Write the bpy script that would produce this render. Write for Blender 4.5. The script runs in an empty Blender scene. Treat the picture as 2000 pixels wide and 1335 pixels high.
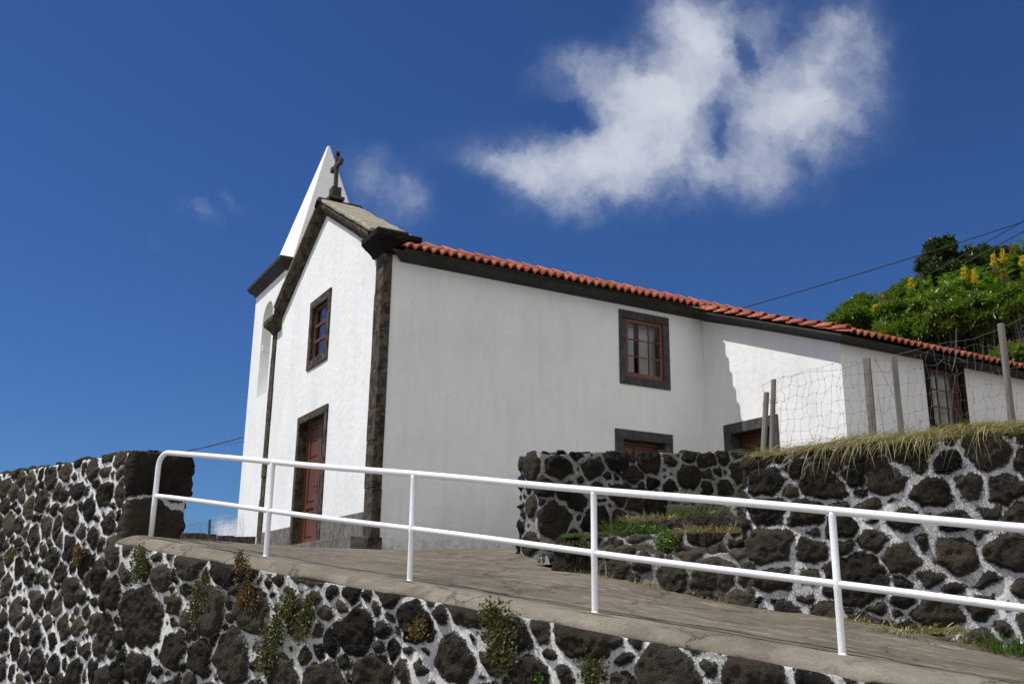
import bpy, math, random
import numpy as np
from mathutils import Vector, Matrix
sc = bpy.context.scene
COL = sc.collection
RNG = random.Random(7)
R = math.radians

# ------------------------------------------------------------------ camera
CAM = Vector((-5.73502, -14.61504, -0.79488))
FPX, PITCH, ROLL, YAW = 1890.84, 0.265625, 0.012740, 1.056896
fwd = Vector((math.cos(PITCH)*math.cos(YAW), math.cos(PITCH)*math.sin(YAW), math.sin(PITCH)))
rt0 = Vector((math.sin(YAW), -math.cos(YAW), 0)); up0 = rt0.cross(fwd)
rt = rt0*math.cos(ROLL)+up0*math.sin(ROLL); up = -rt0*math.sin(ROLL)+up0*math.cos(ROLL)
cd = bpy.data.cameras.new("camera"); cam = bpy.data.objects.new("camera", cd); COL.objects.link(cam)
cam.matrix_world = Matrix(((rt.x, up.x, -fwd.x, CAM.x), (rt.y, up.y, -fwd.y, CAM.y), (rt.z, up.z, -fwd.z, CAM.z), (0, 0, 0, 1)))
cd.sensor_width = 36; cd.lens = FPX/2000*36; cd.clip_start = 0.1; cd.clip_end = 9000
sc.camera = cam

# ------------------------------------------------------------------ light
SUNV = Vector((-0.52, 0.25, 1.0)).normalized()
sd = bpy.data.lights.new("sun", 'SUN'); sd.energy = 4.6; sd.angle = R(0.53); sd.color = (1.0, 0.985, 0.96)
sun = bpy.data.objects.new("sun", sd); COL.objects.link(sun); sun.location = (0, 0, 30)
sun.rotation_euler = SUNV.to_track_quat('Z', 'Y').to_euler()
sc.view_settings.view_transform = 'Standard'; sc.view_settings.look = 'None'
sc.view_settings.exposure = 0.08; sc.view_settings.gamma = 1.0
world = bpy.data.worlds.new("World"); sc.world = world; world.use_nodes = True

class NT:
    """tiny node-building helper"""
    def __init__(s, nt): s.nt = nt; s.N = nt.nodes; s.L = nt.links
    def put(s, sock, v):
        if isinstance(v, bpy.types.NodeSocket): s.L.new(v, sock)
        elif v is not None:
            if sock.type == 'RGBA' and not hasattr(v, '__len__'): v = (v, v, v, 1)
            if sock.type == 'RGBA' and len(v) == 3: v = (*v, 1)
            if sock.type == 'VECTOR' and not hasattr(v, '__len__'): v = (v, v, v)
            sock.default_value = v
    def math(s, op, a, b=None, c=None, clamp=False):
        n = s.N.new('ShaderNodeMath'); n.operation = op; n.use_clamp = clamp
        s.put(n.inputs[0], a); s.put(n.inputs[1], b)
        if c is not None: s.put(n.inputs[2], c)
        return n.outputs[0]
    def vmath(s, op, a, b=None, out=0):
        n = s.N.new('ShaderNodeVectorMath'); n.operation = op; s.put(n.inputs[0], a)
        if b is not None:
            if op == 'SCALE': s.put(n.inputs['Scale'], b)
            else: s.put(n.inputs[1], b)
        return n.outputs[out]
    def noise(s, vec, scale, detail=4, rough=0.55, dist=0.0, out=0):
        n = s.N.new('ShaderNodeTexNoise'); s.put(n.inputs['Vector'], vec); n.inputs['Scale'].default_value = scale
        n.inputs['Detail'].default_value = detail; n.inputs['Roughness'].default_value = rough; n.inputs['Distortion'].default_value = dist
        return n.outputs[out]
    def voro(s, vec, scale, feature='F1', out=0):
        n = s.N.new('ShaderNodeTexVoronoi'); n.feature = feature; s.put(n.inputs['Vector'], vec); n.inputs['Scale'].default_value = scale
        return n.outputs[out]
    def mapr(s, v, a, b, c=0.0, d=1.0, smooth=False):
        n = s.N.new('ShaderNodeMapRange'); s.put(n.inputs[0], v)
        for i, x in enumerate((a, b, c, d)): s.put(n.inputs[i+1], x)
        n.clamp = True
        if smooth: n.interpolation_type = 'SMOOTHSTEP'
        return n.outputs[0]
    def mix(s, f, a, b, mode='MIX'):
        n = s.N.new('ShaderNodeMix'); n.data_type = 'RGBA'; n.blend_type = mode
        s.put(n.inputs[0], f); s.put(n.inputs[6], a); s.put(n.inputs[7], b); return n.outputs[2]
    def mapping(s, vec, scale=(1, 1, 1), loc=(0, 0, 0), rot=(0, 0, 0)):
        n = s.N.new('ShaderNodeMapping'); s.put(n.inputs[0], vec); n.inputs[1].default_value = loc; n.inputs[2].default_value = rot; n.inputs[3].default_value = scale
        return n.outputs[0]
    def attr(s, name, out='Fac'):
        n = s.N.new('ShaderNodeAttribute'); n.attribute_name = name; return n.outputs[out]
    def obj(s): return s.N.new('ShaderNodeTexCoord').outputs['Object']
    def bump(s, h, dist=0.01, strength=1.0, normal=None):
        n = s.N.new('ShaderNodeBump'); s.put(n.inputs['Height'], h); n.inputs['Distance'].default_value = dist; n.inputs['Strength'].default_value = strength
        if normal is not None: s.put(n.inputs['Normal'], normal)
        return n.outputs[0]

def build_world():
    t = NT(world.node_tree); t.N.clear()
    out = t.N.new('ShaderNodeOutputWorld'); bg = t.N.new('ShaderNodeBackground'); t.L.new(bg.outputs[0], out.inputs[0])
    sky = t.N.new('ShaderNodeTexSky'); sky.sky_type = 'NISHITA'; sky.sun_disc = False
    sky.sun_elevation = math.asin(SUNV.z); sky.sun_rotation = math.atan2(SUNV.x, SUNV.y) % (2*math.pi)
    sky.altitude = 300; sky.air_density = 1.0; sky.dust_density = 0.25; sky.ozone_density = 3.0
    bg.inputs[1].default_value = 0.06
    col = t.mix(1.0, sky.outputs[0], SKY_TINT, 'MULTIPLY')
    # cloud in direction space, round a fixed world direction
    cdir = Vector(fwd); ca = Vector(rt); cb = Vector(up)
    d = t.N.new('ShaderNodeTexCoord').outputs['Generated']
    dc = t.vmath('DOT_PRODUCT', d, cdir, out=1); dcs = t.math('MAXIMUM', dc, 0.05)
    u = t.math('DIVIDE', t.vmath('DOT_PRODUCT', d, ca, out=1), dcs)
    v = t.math('DIVIDE', t.vmath('DOT_PRODUCT', d, cb, out=1), dcs)
    n = t.N.new('ShaderNodeCombineXYZ'); t.L.new(u, n.inputs[0]); t.L.new(v, n.inputs[1]); uv = n.outputs[0]
    w1 = t.vmath('SCALE', t.vmath('SUBTRACT', t.noise(uv, 7, 5, 0.6, out=1), (0.5, 0.5, 0.5)), 0.07)
    w2 = t.vmath('SCALE', t.vmath('SUBTRACT', t.noise(uv, 30, 7, 0.68, out=1), (0.5, 0.5, 0.5)), 0.036)
    wuv = t.vmath('ADD', t.vmath('ADD', uv, w1), w2)
    E_ = CLOUDS; total = None
    for (px, py, rx, ry, ang, wgt) in E_:
        p = t.vmath('SUBTRACT', wuv, ((px-1000)/FPX, (667.5-py)/FPX, 0))
        p = t.mapping(p, rot=(0, 0, R(ang))); p = t.vmath('MULTIPLY', p, (FPX/rx, FPX/ry, 0))
        g = t.math('EXPONENT', t.math('MULTIPLY', t.vmath('DOT_PRODUCT', p, p, out=1), -1.0))
        total = t.math('MULTIPLY_ADD', g, wgt, total if total is not None else 0.0)
    f1 = t.noise(wuv, 9, 8, 0.6); f2 = t.noise(t.vmath('ADD', wuv, (3.1, 1.7, 0)), 26, 7, 0.62)
    tex = t.math('ADD', t.math('MULTIPLY', t.math('SUBTRACT', f1, 0.5), 1.7), t.math('MULTIPLY', t.math('SUBTRACT', f2, 0.5), 0.95))
    dens = t.math('ADD', total, t.math('MULTIPLY', tex, t.mapr(total, 0.03, 0.45, 0.0, 0.75)))
    a = t.mapr(dens, 0.02, 1.18, 0.0, 0.96, True)
    a = t.math('MULTIPLY', a, t.math('GREATER_THAN', dc, 0.1))
    cc = t.mix(t.mapr(dens, 0.3, 1.4), CLOUD_LO, CLOUD_HI)
    sky1 = t.mix(a, col, cc)
    # unseen bright cloud bank added behind the camera to fill the shaded walls
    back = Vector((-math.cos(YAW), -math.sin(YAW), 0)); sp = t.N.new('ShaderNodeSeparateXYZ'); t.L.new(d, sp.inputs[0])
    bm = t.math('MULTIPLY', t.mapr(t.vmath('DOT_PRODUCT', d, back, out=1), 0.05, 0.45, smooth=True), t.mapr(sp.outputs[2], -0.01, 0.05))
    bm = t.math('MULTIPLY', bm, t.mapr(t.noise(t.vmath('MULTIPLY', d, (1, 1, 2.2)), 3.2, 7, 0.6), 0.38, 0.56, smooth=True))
    t.L.new(t.mix(bm, sky1, FILL_BANK), bg.inputs[0])
FILL_BANK = (21.0, 20.6, 20.0)
SKY_TINT = (0.43, 0.73, 1.23)
CLOUD_LO = (6.0, 6.9, 9.0); CLOUD_HI = (10.6, 11.0, 12.2)
CLOUDS = [(1195, 325, 175, 72, 8, 1.05), (1010, 340, 130, 42, 18, 0.62), (1245, 240, 120, 75, 0, 0.62), (1130, 150, 80, 62, 0, 0.48),
          (1220, 150, 110, 55, 20, 0.42), (1370, 50, 100, 95, 0, 0.80), (1300, 190, 80, 90, 0, 0.45), (1560, 190, 130, 105, 0, 0.95),
          (1600, 265, 90, 70, 0, 0.40), (1640, 60, 110, 60, 30, 0.36), (1450, 20, 90, 50, 0, 0.2), (1480, 330, 130, 60, 20, 0.34),
          (1100, 410, 130, 40, 0, 0.22), (1398, 262, 18, 66, 8, -0.34), (1105, 226, 60, 28, 0, -0.7), (1455, 90, 22, 60, -10, -0.42), (1380, 130, 80, 80, 0, 0.30), (1480, 180, 70, 60, 0, 0.22), (1650, 60, 60, 90, 20, 0.22), (1440, 360, 60, 60, 0, 0.15),
          (735, 365, 85, 55, 30, 0.52), (800, 395, 40, 60, 0, 0.42), (385, 415, 50, 17, 15, 0.32), (455, 395, 30, 16, 40, 0.3), (290, 465, 22, 14, 0, 0.12),
          (462, 1045, 45, 28, 0, 1.3), (40, 850, 30, 12, 0, 0.12)]
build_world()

# ------------------------------------------------------------------ object helpers
def tag(o, label=None, cat=None, group=None, kind=None):
    if label: o['label'] = label
    if cat: o['category'] = cat
    if group: o['group'] = group
    if kind: o['kind'] = kind
    return o
def thing(name, label, cat, loc=(0, 0, 0), group=None):
    o = bpy.data.objects.new(name, None); COL.objects.link(o); o.location = loc; o.empty_display_size = 0.3
    return tag(o, label, cat, group)
def link(name, me, mat=None, parent=None, loc=None):
    o = bpy.data.objects.new(name, me); COL.objects.link(o)
    if mat: me.materials.clear(); me.materials.append(mat)
    if parent:
        o.parent = parent; o.location = -Vector(parent_world(parent))
    elif loc is not None: pass
    return o
def parent_world(p):
    v = Vector(p.location); q = p.parent
    while q: v = v+Vector(q.location); q = q.parent
    return v
class MB:
    """collects shapes (world coordinates) into one mesh"""
    def __init__(s): s.v = []; s.f = []
    def add(s, vs, fs):
        k = len(s.v); s.v += [tuple(x) for x in vs]; s.f += [tuple(k+i for i in f) for f in fs]; return s
    def box(s, lo, hi, M=None):
        x0, y0, z0 = lo; x1, y1, z1 = hi
        vs = [Vector(p) for p in ((x0, y0, z0), (x1, y0, z0), (x1, y1, z0), (x0, y1, z0), (x0, y0, z1), (x1, y0, z1), (x1, y1, z1), (x0, y1, z1))]
        if M: vs = [M @ p for p in vs]
        return s.add(vs, [(0, 3, 2, 1), (4, 5, 6, 7), (0, 1, 5, 4), (1, 2, 6, 5), (2, 3, 7, 6), (3, 0, 4, 7)])
    def tube(s, pts, r, n=10, cap=True):
        pts = [Vector(p) for p in pts]; rings = []
        prev = None
        for i, p in enumerate(pts):
            d = (pts[min(i+1, len(pts)-1)]-pts[max(i-1, 0)]).normalized()
            if prev is None: a = d.orthogonal().normalized()
            else: a = (prev-d*prev.dot(d)).normalized()
            prev = a; b = d.cross(a); rr = r[i] if hasattr(r, '__len__') else r
            rings.append([p+(a*math.cos(2*math.pi*k/n)+b*math.sin(2*math.pi*k/n))*rr for k in range(n)])
        vs = [q for rg in rings for q in rg]; fs = []
        for i in range(len(rings)-1):
            for k in range(n):
                fs.append((i*n+k, i*n+(k+1) % n, (i+1)*n+(k+1) % n, (i+1)*n+k))
        if cap: fs += [tuple(range(n))[::-1], tuple((len(rings)-1)*n+k for k in range(n))]
        return s.add(vs, fs)
    def prism(s, poly, fa, fb):
        """poly: list of 2-D points; fa, fb map a 2-D point to the two end faces"""
        n = len(poly); vs = [fa(p) for p in poly]+[fb(p) for p in poly]
        return s.add(vs, [tuple(range(n))[::-1], tuple(range(n, 2*n))]+[(i, (i+1) % n, n+(i+1) % n, n+i) for i in range(n)])
    def sweep(s, poly, frames, closed=True, cap=True):
        """frames: list of functions mapping a profile point to 3-D"""
        n = len(poly); vs = [f(p) for f in frames for p in poly]; fs = []
        for i in range(len(frames)-1):
            for k in range(n if closed else n-1):
                fs.append((i*n+k, i*n+(k+1) % n, (i+1)*n+(k+1) % n, (i+1)*n+k))
        if cap: fs += [tuple(range(n))[::-1], tuple((len(frames)-1)*n+k for k in range(n))]
        return s.add(vs, fs)
    def build(s, name, mat, parent=None, smooth=False, bevel=0, fix=True):
        me = bpy.data.meshes.new(name); me.from_pydata(s.v, [], s.f); me.update()
        if fix:
            import bmesh
            bm = bmesh.new(); bm.from_mesh(me); bmesh.ops.recalc_face_normals(bm, faces=bm.faces)
            if bevel: bmesh.ops.bevel(bm, geom=[e for e in bm.edges if e.is_manifold and e.calc_face_angle(0) > 0.5], offset=bevel, segments=2, affect='EDGES', profile=0.6)
            bm.to_mesh(me); bm.free()
        if smooth: me.polygons.foreach_set('use_smooth', [True]*len(me.polygons))
        return link(name, me, mat, parent)
def grid_mesh(name, P, mat, parent=None, smooth=True, attrs=None, mask=None):
    """P: array (rows, cols, 3)"""
    m, n = P.shape[:2]; me = bpy.data.meshes.new(name)
    idx = np.arange(m*n).reshape(m, n)
    q = np.stack([idx[:-1, :-1], idx[:-1, 1:], idx[1:, 1:], idx[1:, :-1]], -1).reshape(-1, 4)
    if mask is not None: q = q[mask.reshape(-1)]
    me.vertices.add(m*n); me.vertices.foreach_set('co', P.reshape(-1).astype(np.float32))
    me.loops.add(q.size); me.loops.foreach_set('vertex_index', q.reshape(-1).astype(np.int32))
    me.polygons.add(len(q)); me.polygons.foreach_set('loop_start', np.arange(0, q.size, 4, dtype=np.int32))
    me.update(calc_edges=True); me.validate()
    me.polygons.foreach_set('use_smooth', [smooth]*len(me.polygons))
    for k, a in (attrs or {}).items():
        at = me.attributes.new(k, 'FLOAT', 'POINT'); at.data.foreach_set('value', a.reshape(-1).astype(np.float32))
    return link(name, me, mat, parent)
def vnoise(u, v, f, seed, oct=1, gain=0.5):
    tot = 0; amp = 1; norm = 0
    for o in range(oct):
        rs = np.random.RandomState(seed*31+o*7+1); T = rs.rand(257, 257)
        x = u*f+rs.rand()*50; y = v*f+rs.rand()*50
        xi = np.floor(x).astype(int); yi = np.floor(y).astype(int); fx = x-xi; fy = y-yi
        fx = fx*fx*(3-2*fx); fy = fy*fy*(3-2*fy); xi %= 256; yi %= 256
        tot = tot+amp*((T[xi, yi]*(1-fx)+T[xi+1, yi]*fx)*(1-fy)+(T[xi, yi+1]*(1-fx)+T[xi+1, yi+1]*fx)*fy)
        norm += amp; amp *= gain; f *= 2
    return tot/norm-0.5

# ------------------------------------------------------------------ materials
def newmat(name):
    m = bpy.data.materials.new(name); m.use_nodes = True; t = NT(m.node_tree); b = t.N['Principled BSDF']; return m, t, b
def simple(name, col, rough=0.6, var=0.25, scale=6, bump=0.0, bscale=40, metal=0.0, spec=None):
    m, t, b = newmat(name); o = t.obj(); n = t.noise(o, scale, 5, 0.6)
    c1 = tuple(x*(1-var) for x in col); c2 = tuple(min(1, x*(1+var)) for x in col)
    t.put(b.inputs['Base Color'], t.mix(t.mapr(n, 0.3, 0.7), c1, c2)); b.inputs['Roughness'].default_value = rough; b.inputs['Metallic'].default_value = metal
    if spec is not None: b.inputs['Specular IOR Level'].default_value = spec
    if bump: t.put(b.inputs['Normal'], t.bump(t.noise(o, bscale, 4, 0.6), bump))
    return m
def mat_plaster():
    m, t, b = newmat('white_plaster'); o = t.obj()
    big = t.noise(o, 0.7, 6, 0.6); fine = t.noise(o, 5, 5, 0.65)
    st = t.noise(t.mapping(o, (3.0, 3.0, 0.35)), 2.2, 5, 0.6)
    c = t.mix(t.mapr(big, 0.35, 0.7), (0.83, 0.825, 0.81), (0.765, 0.76, 0.745))
    c = t.mix(t.math('MULTIPLY', t.mapr(st, 0.5, 0.8), 0.34), c, (0.58, 0.565, 0.52))
    bl = t.mapr(t.noise(t.mapping(o, (1, 1, 0.55)), 1.3, 7, 0.68), 0.50, 0.72)
    c = t.mix(t.math('MULTIPLY', bl, 0.36), c, (0.60, 0.59, 0.54))
    c = t.mix(t.math('MULTIPLY', t.mapr(fine, 0.55, 0.8), 0.22), c, (0.62, 0.62, 0.61))
    # damp and dirt low on the wall (a stain of its own)
    sep = t.N.new('ShaderNodeSeparateXYZ'); t.L.new(o, sep.inputs[0])
    low = t.mapr(t.math('ADD', sep.outputs[2], t.math('MULTIPLY', fine, -0.5)), -0.15, 0.25, 1.0, 0.0)
    c = t.mix(t.math('MULTIPLY', low, t.mapr(t.noise(o, 9, 6, 0.7), 0.4, 0.75)), c, (0.33, 0.33, 0.33))
    t.put(b.inputs['Base Color'], c); b.inputs['Roughness'].default_value = 0.88; b.inputs['Specular IOR Level'].default_value = 0.2
    h = t.math('ADD', t.noise(o, 60, 3, 0.6), t.math('MULTIPLY', t.noise(o, 7, 4, 0.5), 1.6))
    t.put(b.inputs['Normal'], t.bump(h, 0.012, 0.55)); return m
def mat_basalt(name, a=(0.085, 0.07, 0.055), c2=(0.03, 0.026, 0.023), lich=(0.22, 0.20, 0.15), la=0.45, bump=0.02):
    m, t, b = newmat(name); o = t.obj()
    n = t.noise(o, 7, 8, 0.75); c = t.mix(t.mapr(n, 0.42, 0.60), c2, a)
    l = t.mapr(t.noise(t.vmath('ADD', o, (5, 2, 8)), 11, 8, 0.72), 0.56, 0.72)
    c = t.mix(t.math('MULTIPLY', l, la), c, lich)
    p = t.mapr(t.voro(o, 70), 0.0, 0.35); c = t.mix(t.math('MULTIPLY', t.math('SUBTRACT', 1.0, p), 0.6), c, (0.012, 0.011, 0.01))
    t.put(b.inputs['Base Color'], c); b.inputs['Roughness'].default_value = 0.93; b.inputs['Specular IOR Level'].default_value = 0.15
    h = t.math('ADD', t.noise(o, 22, 8, 0.72), t.math('MULTIPLY', p, 0.35)); t.put(b.inputs['Normal'], t.bump(h, bump, 0.9)); return m
def mat_masonry(name, mort=(0.74, 0.74, 0.74), dirt=0.35, stone_a=(0.070, 0.056, 0.043), stone_b=(0.010, 0.009, 0.008), lich=0.25, dirtcol=(0.05, 0.047, 0.043), streak=False):
    m, t, b = newmat(name); o = t.obj(); e = t.attr('edge'); tone = t.attr('tone')
    ragged = t.math('ADD', t.math('MULTIPLY', t.math('SUBTRACT', t.noise(o, 14, 6, 0.7), 0.5), 0.075), t.math('MULTIPLY', t.math('SUBTRACT', t.noise(o, 55, 5, 0.78), 0.5), 0.060))
    st = t.mapr(t.math('ADD', e, ragged), -0.003, 0.006)
    n = t.noise(o, 9, 8, 0.72); k = t.math('ADD', t.math('MULTIPLY', n, 0.7), t.math('MULTIPLY', tone, 0.45))
    sc_ = t.mix(t.mapr(k, 0.45, 0.78), stone_b, stone_a)
    sc_ = t.mix(t.math('MULTIPLY', t.mapr(t.noise(t.vmath('ADD', o, (3, 3, 3)), 17, 8, 0.75), 0.60, 0.70), lich), sc_, (0.30, 0.29, 0.25))
    sc_ = t.mix(t.math('MULTIPLY', t.mapr(t.noise(o, 3.0, 4, 0.6), 0.5, 0.75), 0.5), sc_, (0.062, 0.048, 0.030))
    warm = t.mapr(t.noise(t.vmath('ADD', o, (9, 1, 4)), 2.1, 5, 0.65), 0.45, 0.65); sc_ = t.mix(t.math('MULTIPLY', warm, 0.35), sc_, (0.10, 0.075, 0.045))
    spl = t.math('MULTIPLY', t.mapr(t.noise(o, 75, 4, 0.8), 0.60, 0.66), t.mapr(t.math('ADD', e, t.math('MULTIPLY', t.noise(o, 5, 4, 0.6), -0.07)), -0.02, 0.012, 0.8, 0.0)); sc_ = t.mix(spl, sc_, tuple(x*0.8 for x in mort))
    pit = t.mapr(t.voro(o, 55), 0.0, 0.4)
    sc_ = t.mix(t.math('MULTIPLY', t.math('SUBTRACT', 1.0, pit), 0.6), sc_, (0.006, 0.006, 0.006))
    d1 = t.mapr(t.noise(o, 2.3, 7, 0.75), 0.40, 0.62); d2 = t.mapr(t.noise(o, 60, 5, 0.78), 0.44, 0.56)
    d3 = t.mapr(e, -0.008, 0.004)           # grime collects along the stone rims
    dd = t.math('ADD', t.math('MULTIPLY', d2, t.math('MULTIPLY_ADD', d1, 0.85, 0.15)), t.math('MULTIPLY', d3, 0.25), clamp=True)
    mc = t.mix(t.math('MULTIPLY', dd, dirt*1.6, clamp=True), mort, dirtcol)
    mc = t.mix(t.math('MULTIPLY', d1, dirt*0.8, clamp=True), mc, tuple(x*0.42 for x in mort))
    t.put(b.inputs['Base Color'], t.mix(st, mc, sc_)); b.inputs['Roughness'].default_value = 0.93; b.inputs['Specular IOR Level'].default_value = 0.15
    chip = t.voro(t.vmath('ADD', o, t.vmath('SCALE', t.noise(o, 20, 3, 0.6, out=1), 0.06)), 24)
    h = t.math('ADD', t.math('MULTIPLY', t.noise(o, 30, 8, 0.75), t.math('MULTIPLY_ADD', st, 0.9, 0.5)), t.math('MULTIPLY', t.math('MULTIPLY', t.math('ADD', pit, t.math('MULTIPLY', chip, 1.3)), st), 0.35))
    t.put(b.inputs['Normal'], t.bump(h, 0.05, 1.0)); return m
def mat_concrete(name, a, c2, light, along, streak=0.8, stain=0.55, ssc=1.9):
    m, t, b = newmat(name); o = t.obj()
    r = t.mapping(o, rot=(0, 0, -along)); s1 = t.noise(t.mapping(r, (0.6, 4.6, 4.6)), 1.6, 8, 0.72, 0.9); s2 = t.noise(t.mapping(r, (7, 30, 30)), 1.0, 6, 0.75, 0.8)
    big = t.noise(o, 0.9, 5, 0.6)
    c = t.mix(t.mapr(t.math('ADD', t.math('MULTIPLY', big, 0.6), t.math('MULTIPLY', t.noise(o, 4, 8, 0.75), 0.4)), 0.38, 0.60), a, c2)
    k = t.math('MULTIPLY', t.mapr(t.math('ADD', t.math('MULTIPLY', s1, 0.65), t.math('MULTIPLY', s2, 0.4)), 0.545, 0.66), streak*0.75)
    c = t.mix(k, c, light)
    c = t.mix(t.math('MULTIPLY', t.mapr(t.noise(o, 55, 5, 0.7), 0.5, 0.7), 0.45), c, tuple(x*0.35 for x in a))
    c = t.mix(t.mapr(t.noise(o, 33, 2, 0.5), 0.76, 0.80), c, (0.5, 0.48, 0.42))
    cw = t.vmath('ADD', o, t.vmath('SCALE', t.noise(o, 3, 6, 0.7, out=1), 0.5)); ck = t.mapr(t.voro(cw, 0.55, 'DISTANCE_TO_EDGE'), 0.0, 0.010, 1.0, 0.0)
    c = t.mix(t.math('MULTIPLY', ck, 0.8), c, (0.02, 0.018, 0.015))
    c = t.mix(t.math('MULTIPLY', t.mapr(t.noise(o, ssc, 8, 0.75), 0.52, 0.62), stain), c, tuple(x*0.5 for x in a))
    t.put(b.inputs['Base Color'], c); b.inputs['Roughness'].default_value = 0.9; b.inputs['Specular IOR Level'].default_value = 0.2
    t.put(b.inputs['Normal'], t.bump(t.math('ADD', t.noise(o, 40, 6, 0.7), t.math('MULTIPLY', s1, 0.6)), 0.012, 0.8)); return m
def mat_tile():
    m, t, b = newmat('terracotta_tile'); o = t.obj()
    rnd = t.attr('tone'); n = t.noise(o, 14, 6, 0.65)
    c = t.mix(rnd, (0.33, 0.085, 0.042), (0.56, 0.19, 0.105)); c = t.mix(t.math('MULTIPLY', t.mapr(n, 0.42, 0.68), 0.7), c, (0.20, 0.065, 0.042))
    c = t.mix(t.mapr(t.noise(o, 9, 8, 0.78), 0.57, 0.68), c, (0.24, 0.19, 0.15))
    t.put(b.inputs['Base Color'], c); b.inputs['Roughness'].default_value = 0.8; b.inputs['Specular IOR Level'].default_value = 0.25
    t.put(b.inputs['Normal'], t.bump(t.noise(o, 60, 4, 0.6), 0.004)); return m
def mat_leaf(name, cols, rough=0.45, trans=0.25, spec=0.5):
    m, t, b = newmat(name); r = t.attr('tone'); o = t.obj()
    c = t.mix(t.mapr(r, 0.0, 0.5), cols[0], cols[1]); c = t.mix(t.mapr(r, 0.5, 1.0), c, cols[2])
    c = t.mix(t.math('MULTIPLY', t.mapr(t.noise(o, 1.3, 3, 0.6), 0.35, 0.7), 0.4), c, cols[0])
    t.put(b.inputs['Base Color'], c); b.inputs['Roughness'].default_value = rough; b.inputs['Specular IOR Level'].default_value = spec
    tr = t.N.new('ShaderNodeBsdfTranslucent'); t.put(tr.inputs[0], t.mix(1.0, c, (0.9, 1.2, 0.5, 1), 'MULTIPLY'))
    ms = t.N.new('ShaderNodeMixShader'); ms.inputs[0].default_value = trans; t.L.new(b.outputs[0], ms.inputs[1]); t.L.new(tr.outputs[0], ms.inputs[2])
    t.L.new(ms.outputs[0], t.N['Material Output'].inputs[0]); return m
def mat_glass():
    m, t, b = newmat('window_glass'); g = t.N.new('ShaderNodeBsdfGlossy'); g.inputs['Roughness'].default_value = 0.03; g.inputs[0].default_value = (0.40, 0.40, 0.40, 1)
    tr = t.N.new('ShaderNodeBsdfTransparent'); tr.inputs[0].default_value = (0.86, 0.89, 0.88, 1); f = t.N.new('ShaderNodeFresnel'); f.inputs[0].default_value = 1.5
    t.put(g.inputs['Normal'], t.bump(t.noise(t.obj(), 2.5, 2, 0.5), 0.004, 0.5))
    ms = t.N.new('ShaderNodeMixShader'); t.L.new(t.math('MULTIPLY_ADD', f.outputs[0], 1.1, 0.03, clamp=True), ms.inputs[0]); t.L.new(tr.outputs[0], ms.inputs[1]); t.L.new(g.outputs[0], ms.inputs[2])
    t.L.new(ms.outputs[0], t.N['Material Output'].inputs[0]); return m
def mat_wood(name, a, b2, rough=0.75, axis=(1, 1, 0.08), bump=0.006):
    m, t, b = newmat(name); o = t.obj(); n = t.noise(t.mapping(o, tuple(x*22 for x in axis)), 1.0, 6, 0.65, 0.4)
    t.put(b.inputs['Base Color'], t.mix(t.mapr(n, 0.3, 0.7), a, b2)); b.inputs['Roughness'].default_value = rough
    t.put(b.inputs['Normal'], t.bump(n, bump)); return m
M = {}
M['plaster'] = mat_plaster()
M['basalt'] = mat_basalt('basalt_trim', (0.12, 0.094, 0.068), (0.026, 0.021, 0.017), (0.28, 0.25, 0.19))
M['basalt_wet'] = mat_basalt('weathered_black_stone', (0.022, 0.018, 0.015), (0.007, 0.0065, 0.006), (0.05, 0.04, 0.03), 0.3)
M['basalt_grey'] = mat_basalt('basalt_grey_trim', (0.085, 0.083, 0.08), (0.045, 0.044, 0.043), (0.30, 0.28, 0.22), 0.28, 0.01)
M['plinth'] = mat_basalt('grey_plinth_stone', (0.20, 0.185, 0.165), (0.10, 0.095, 0.085), (0.34, 0.32, 0.28), 0.5, 0.01)
M['capstone'] = mat_basalt('lichened_cap_concrete', (0.36, 0.32, 0.235), (0.20, 0.18, 0.135), (0.50, 0.47, 0.36), 0.6, 0.012)
M['darkpaint'] = simple('dark_painted_cornice', (0.035, 0.034, 0.033), 0.75, 0.35, 2.5, 0.006, 25, spec=0.3)
M['tile'] = mat_tile()
M['redwood'] = mat_wood('red_brown_painted_wood', (0.095, 0.030, 0.015), (0.15, 0.056, 0.026), 0.45)
M['redwood_old'] = mat_wood('weathered_red_wood', (0.20, 0.055, 0.028), (0.11, 0.022, 0.013), 0.55)
M['glass'] = mat_glass()
M['whitewood'] = simple('white_inner_shutter', (0.74, 0.74, 0.71), 0.6, 0.06)
M['inside'] = simple('dark_room', (0.05, 0.05, 0.05), 0.9, 0.1)  # near-black colour in place of interior shade
M['postwood'] = mat_wood('grey_weathered_stake', (0.115, 0.10, 0.09), (0.235, 0.21, 0.19), 0.9, (1, 1, 0.06), 0.01)
M['wire'] = simple('rusty_grey_wire', (0.16, 0.145, 0.13), 0.6, 0.3, metal=0.4)
M['greenwire'] = simple('green_coated_wire', (0.03, 0.05, 0.05), 0.6, 0.1)
M['cable'] = simple('black_cable', (0.012, 0.012, 0.013), 0.6, 0.1)
M['iron'] = simple('dark_metal', (0.03, 0.03, 0.03), 0.4, 0.2, metal=0.7)
M['wallL'] = mat_masonry('lava_masonry_clean', (0.82, 0.815, 0.80), 0.16, lich=0.35, stone_a=(0.105, 0.084, 0.062), stone_b=(0.016, 0.014, 0.012))
M['wallR'] = mat_masonry('lava_masonry_rail', (0.80, 0.79, 0.77), 0.46, stone_a=(0.075, 0.062, 0.047), lich=0.35)
M['wallB'] = mat_masonry('lava_masonry_block', (0.80, 0.79, 0.78), 0.66, lich=0.45)
M['wallD'] = mat_masonry('lava_masonry_mossy', (0.40, 0.40, 0.38), 0.70, stone_a=(0.055, 0.045, 0.032), lich=0.15)
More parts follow.
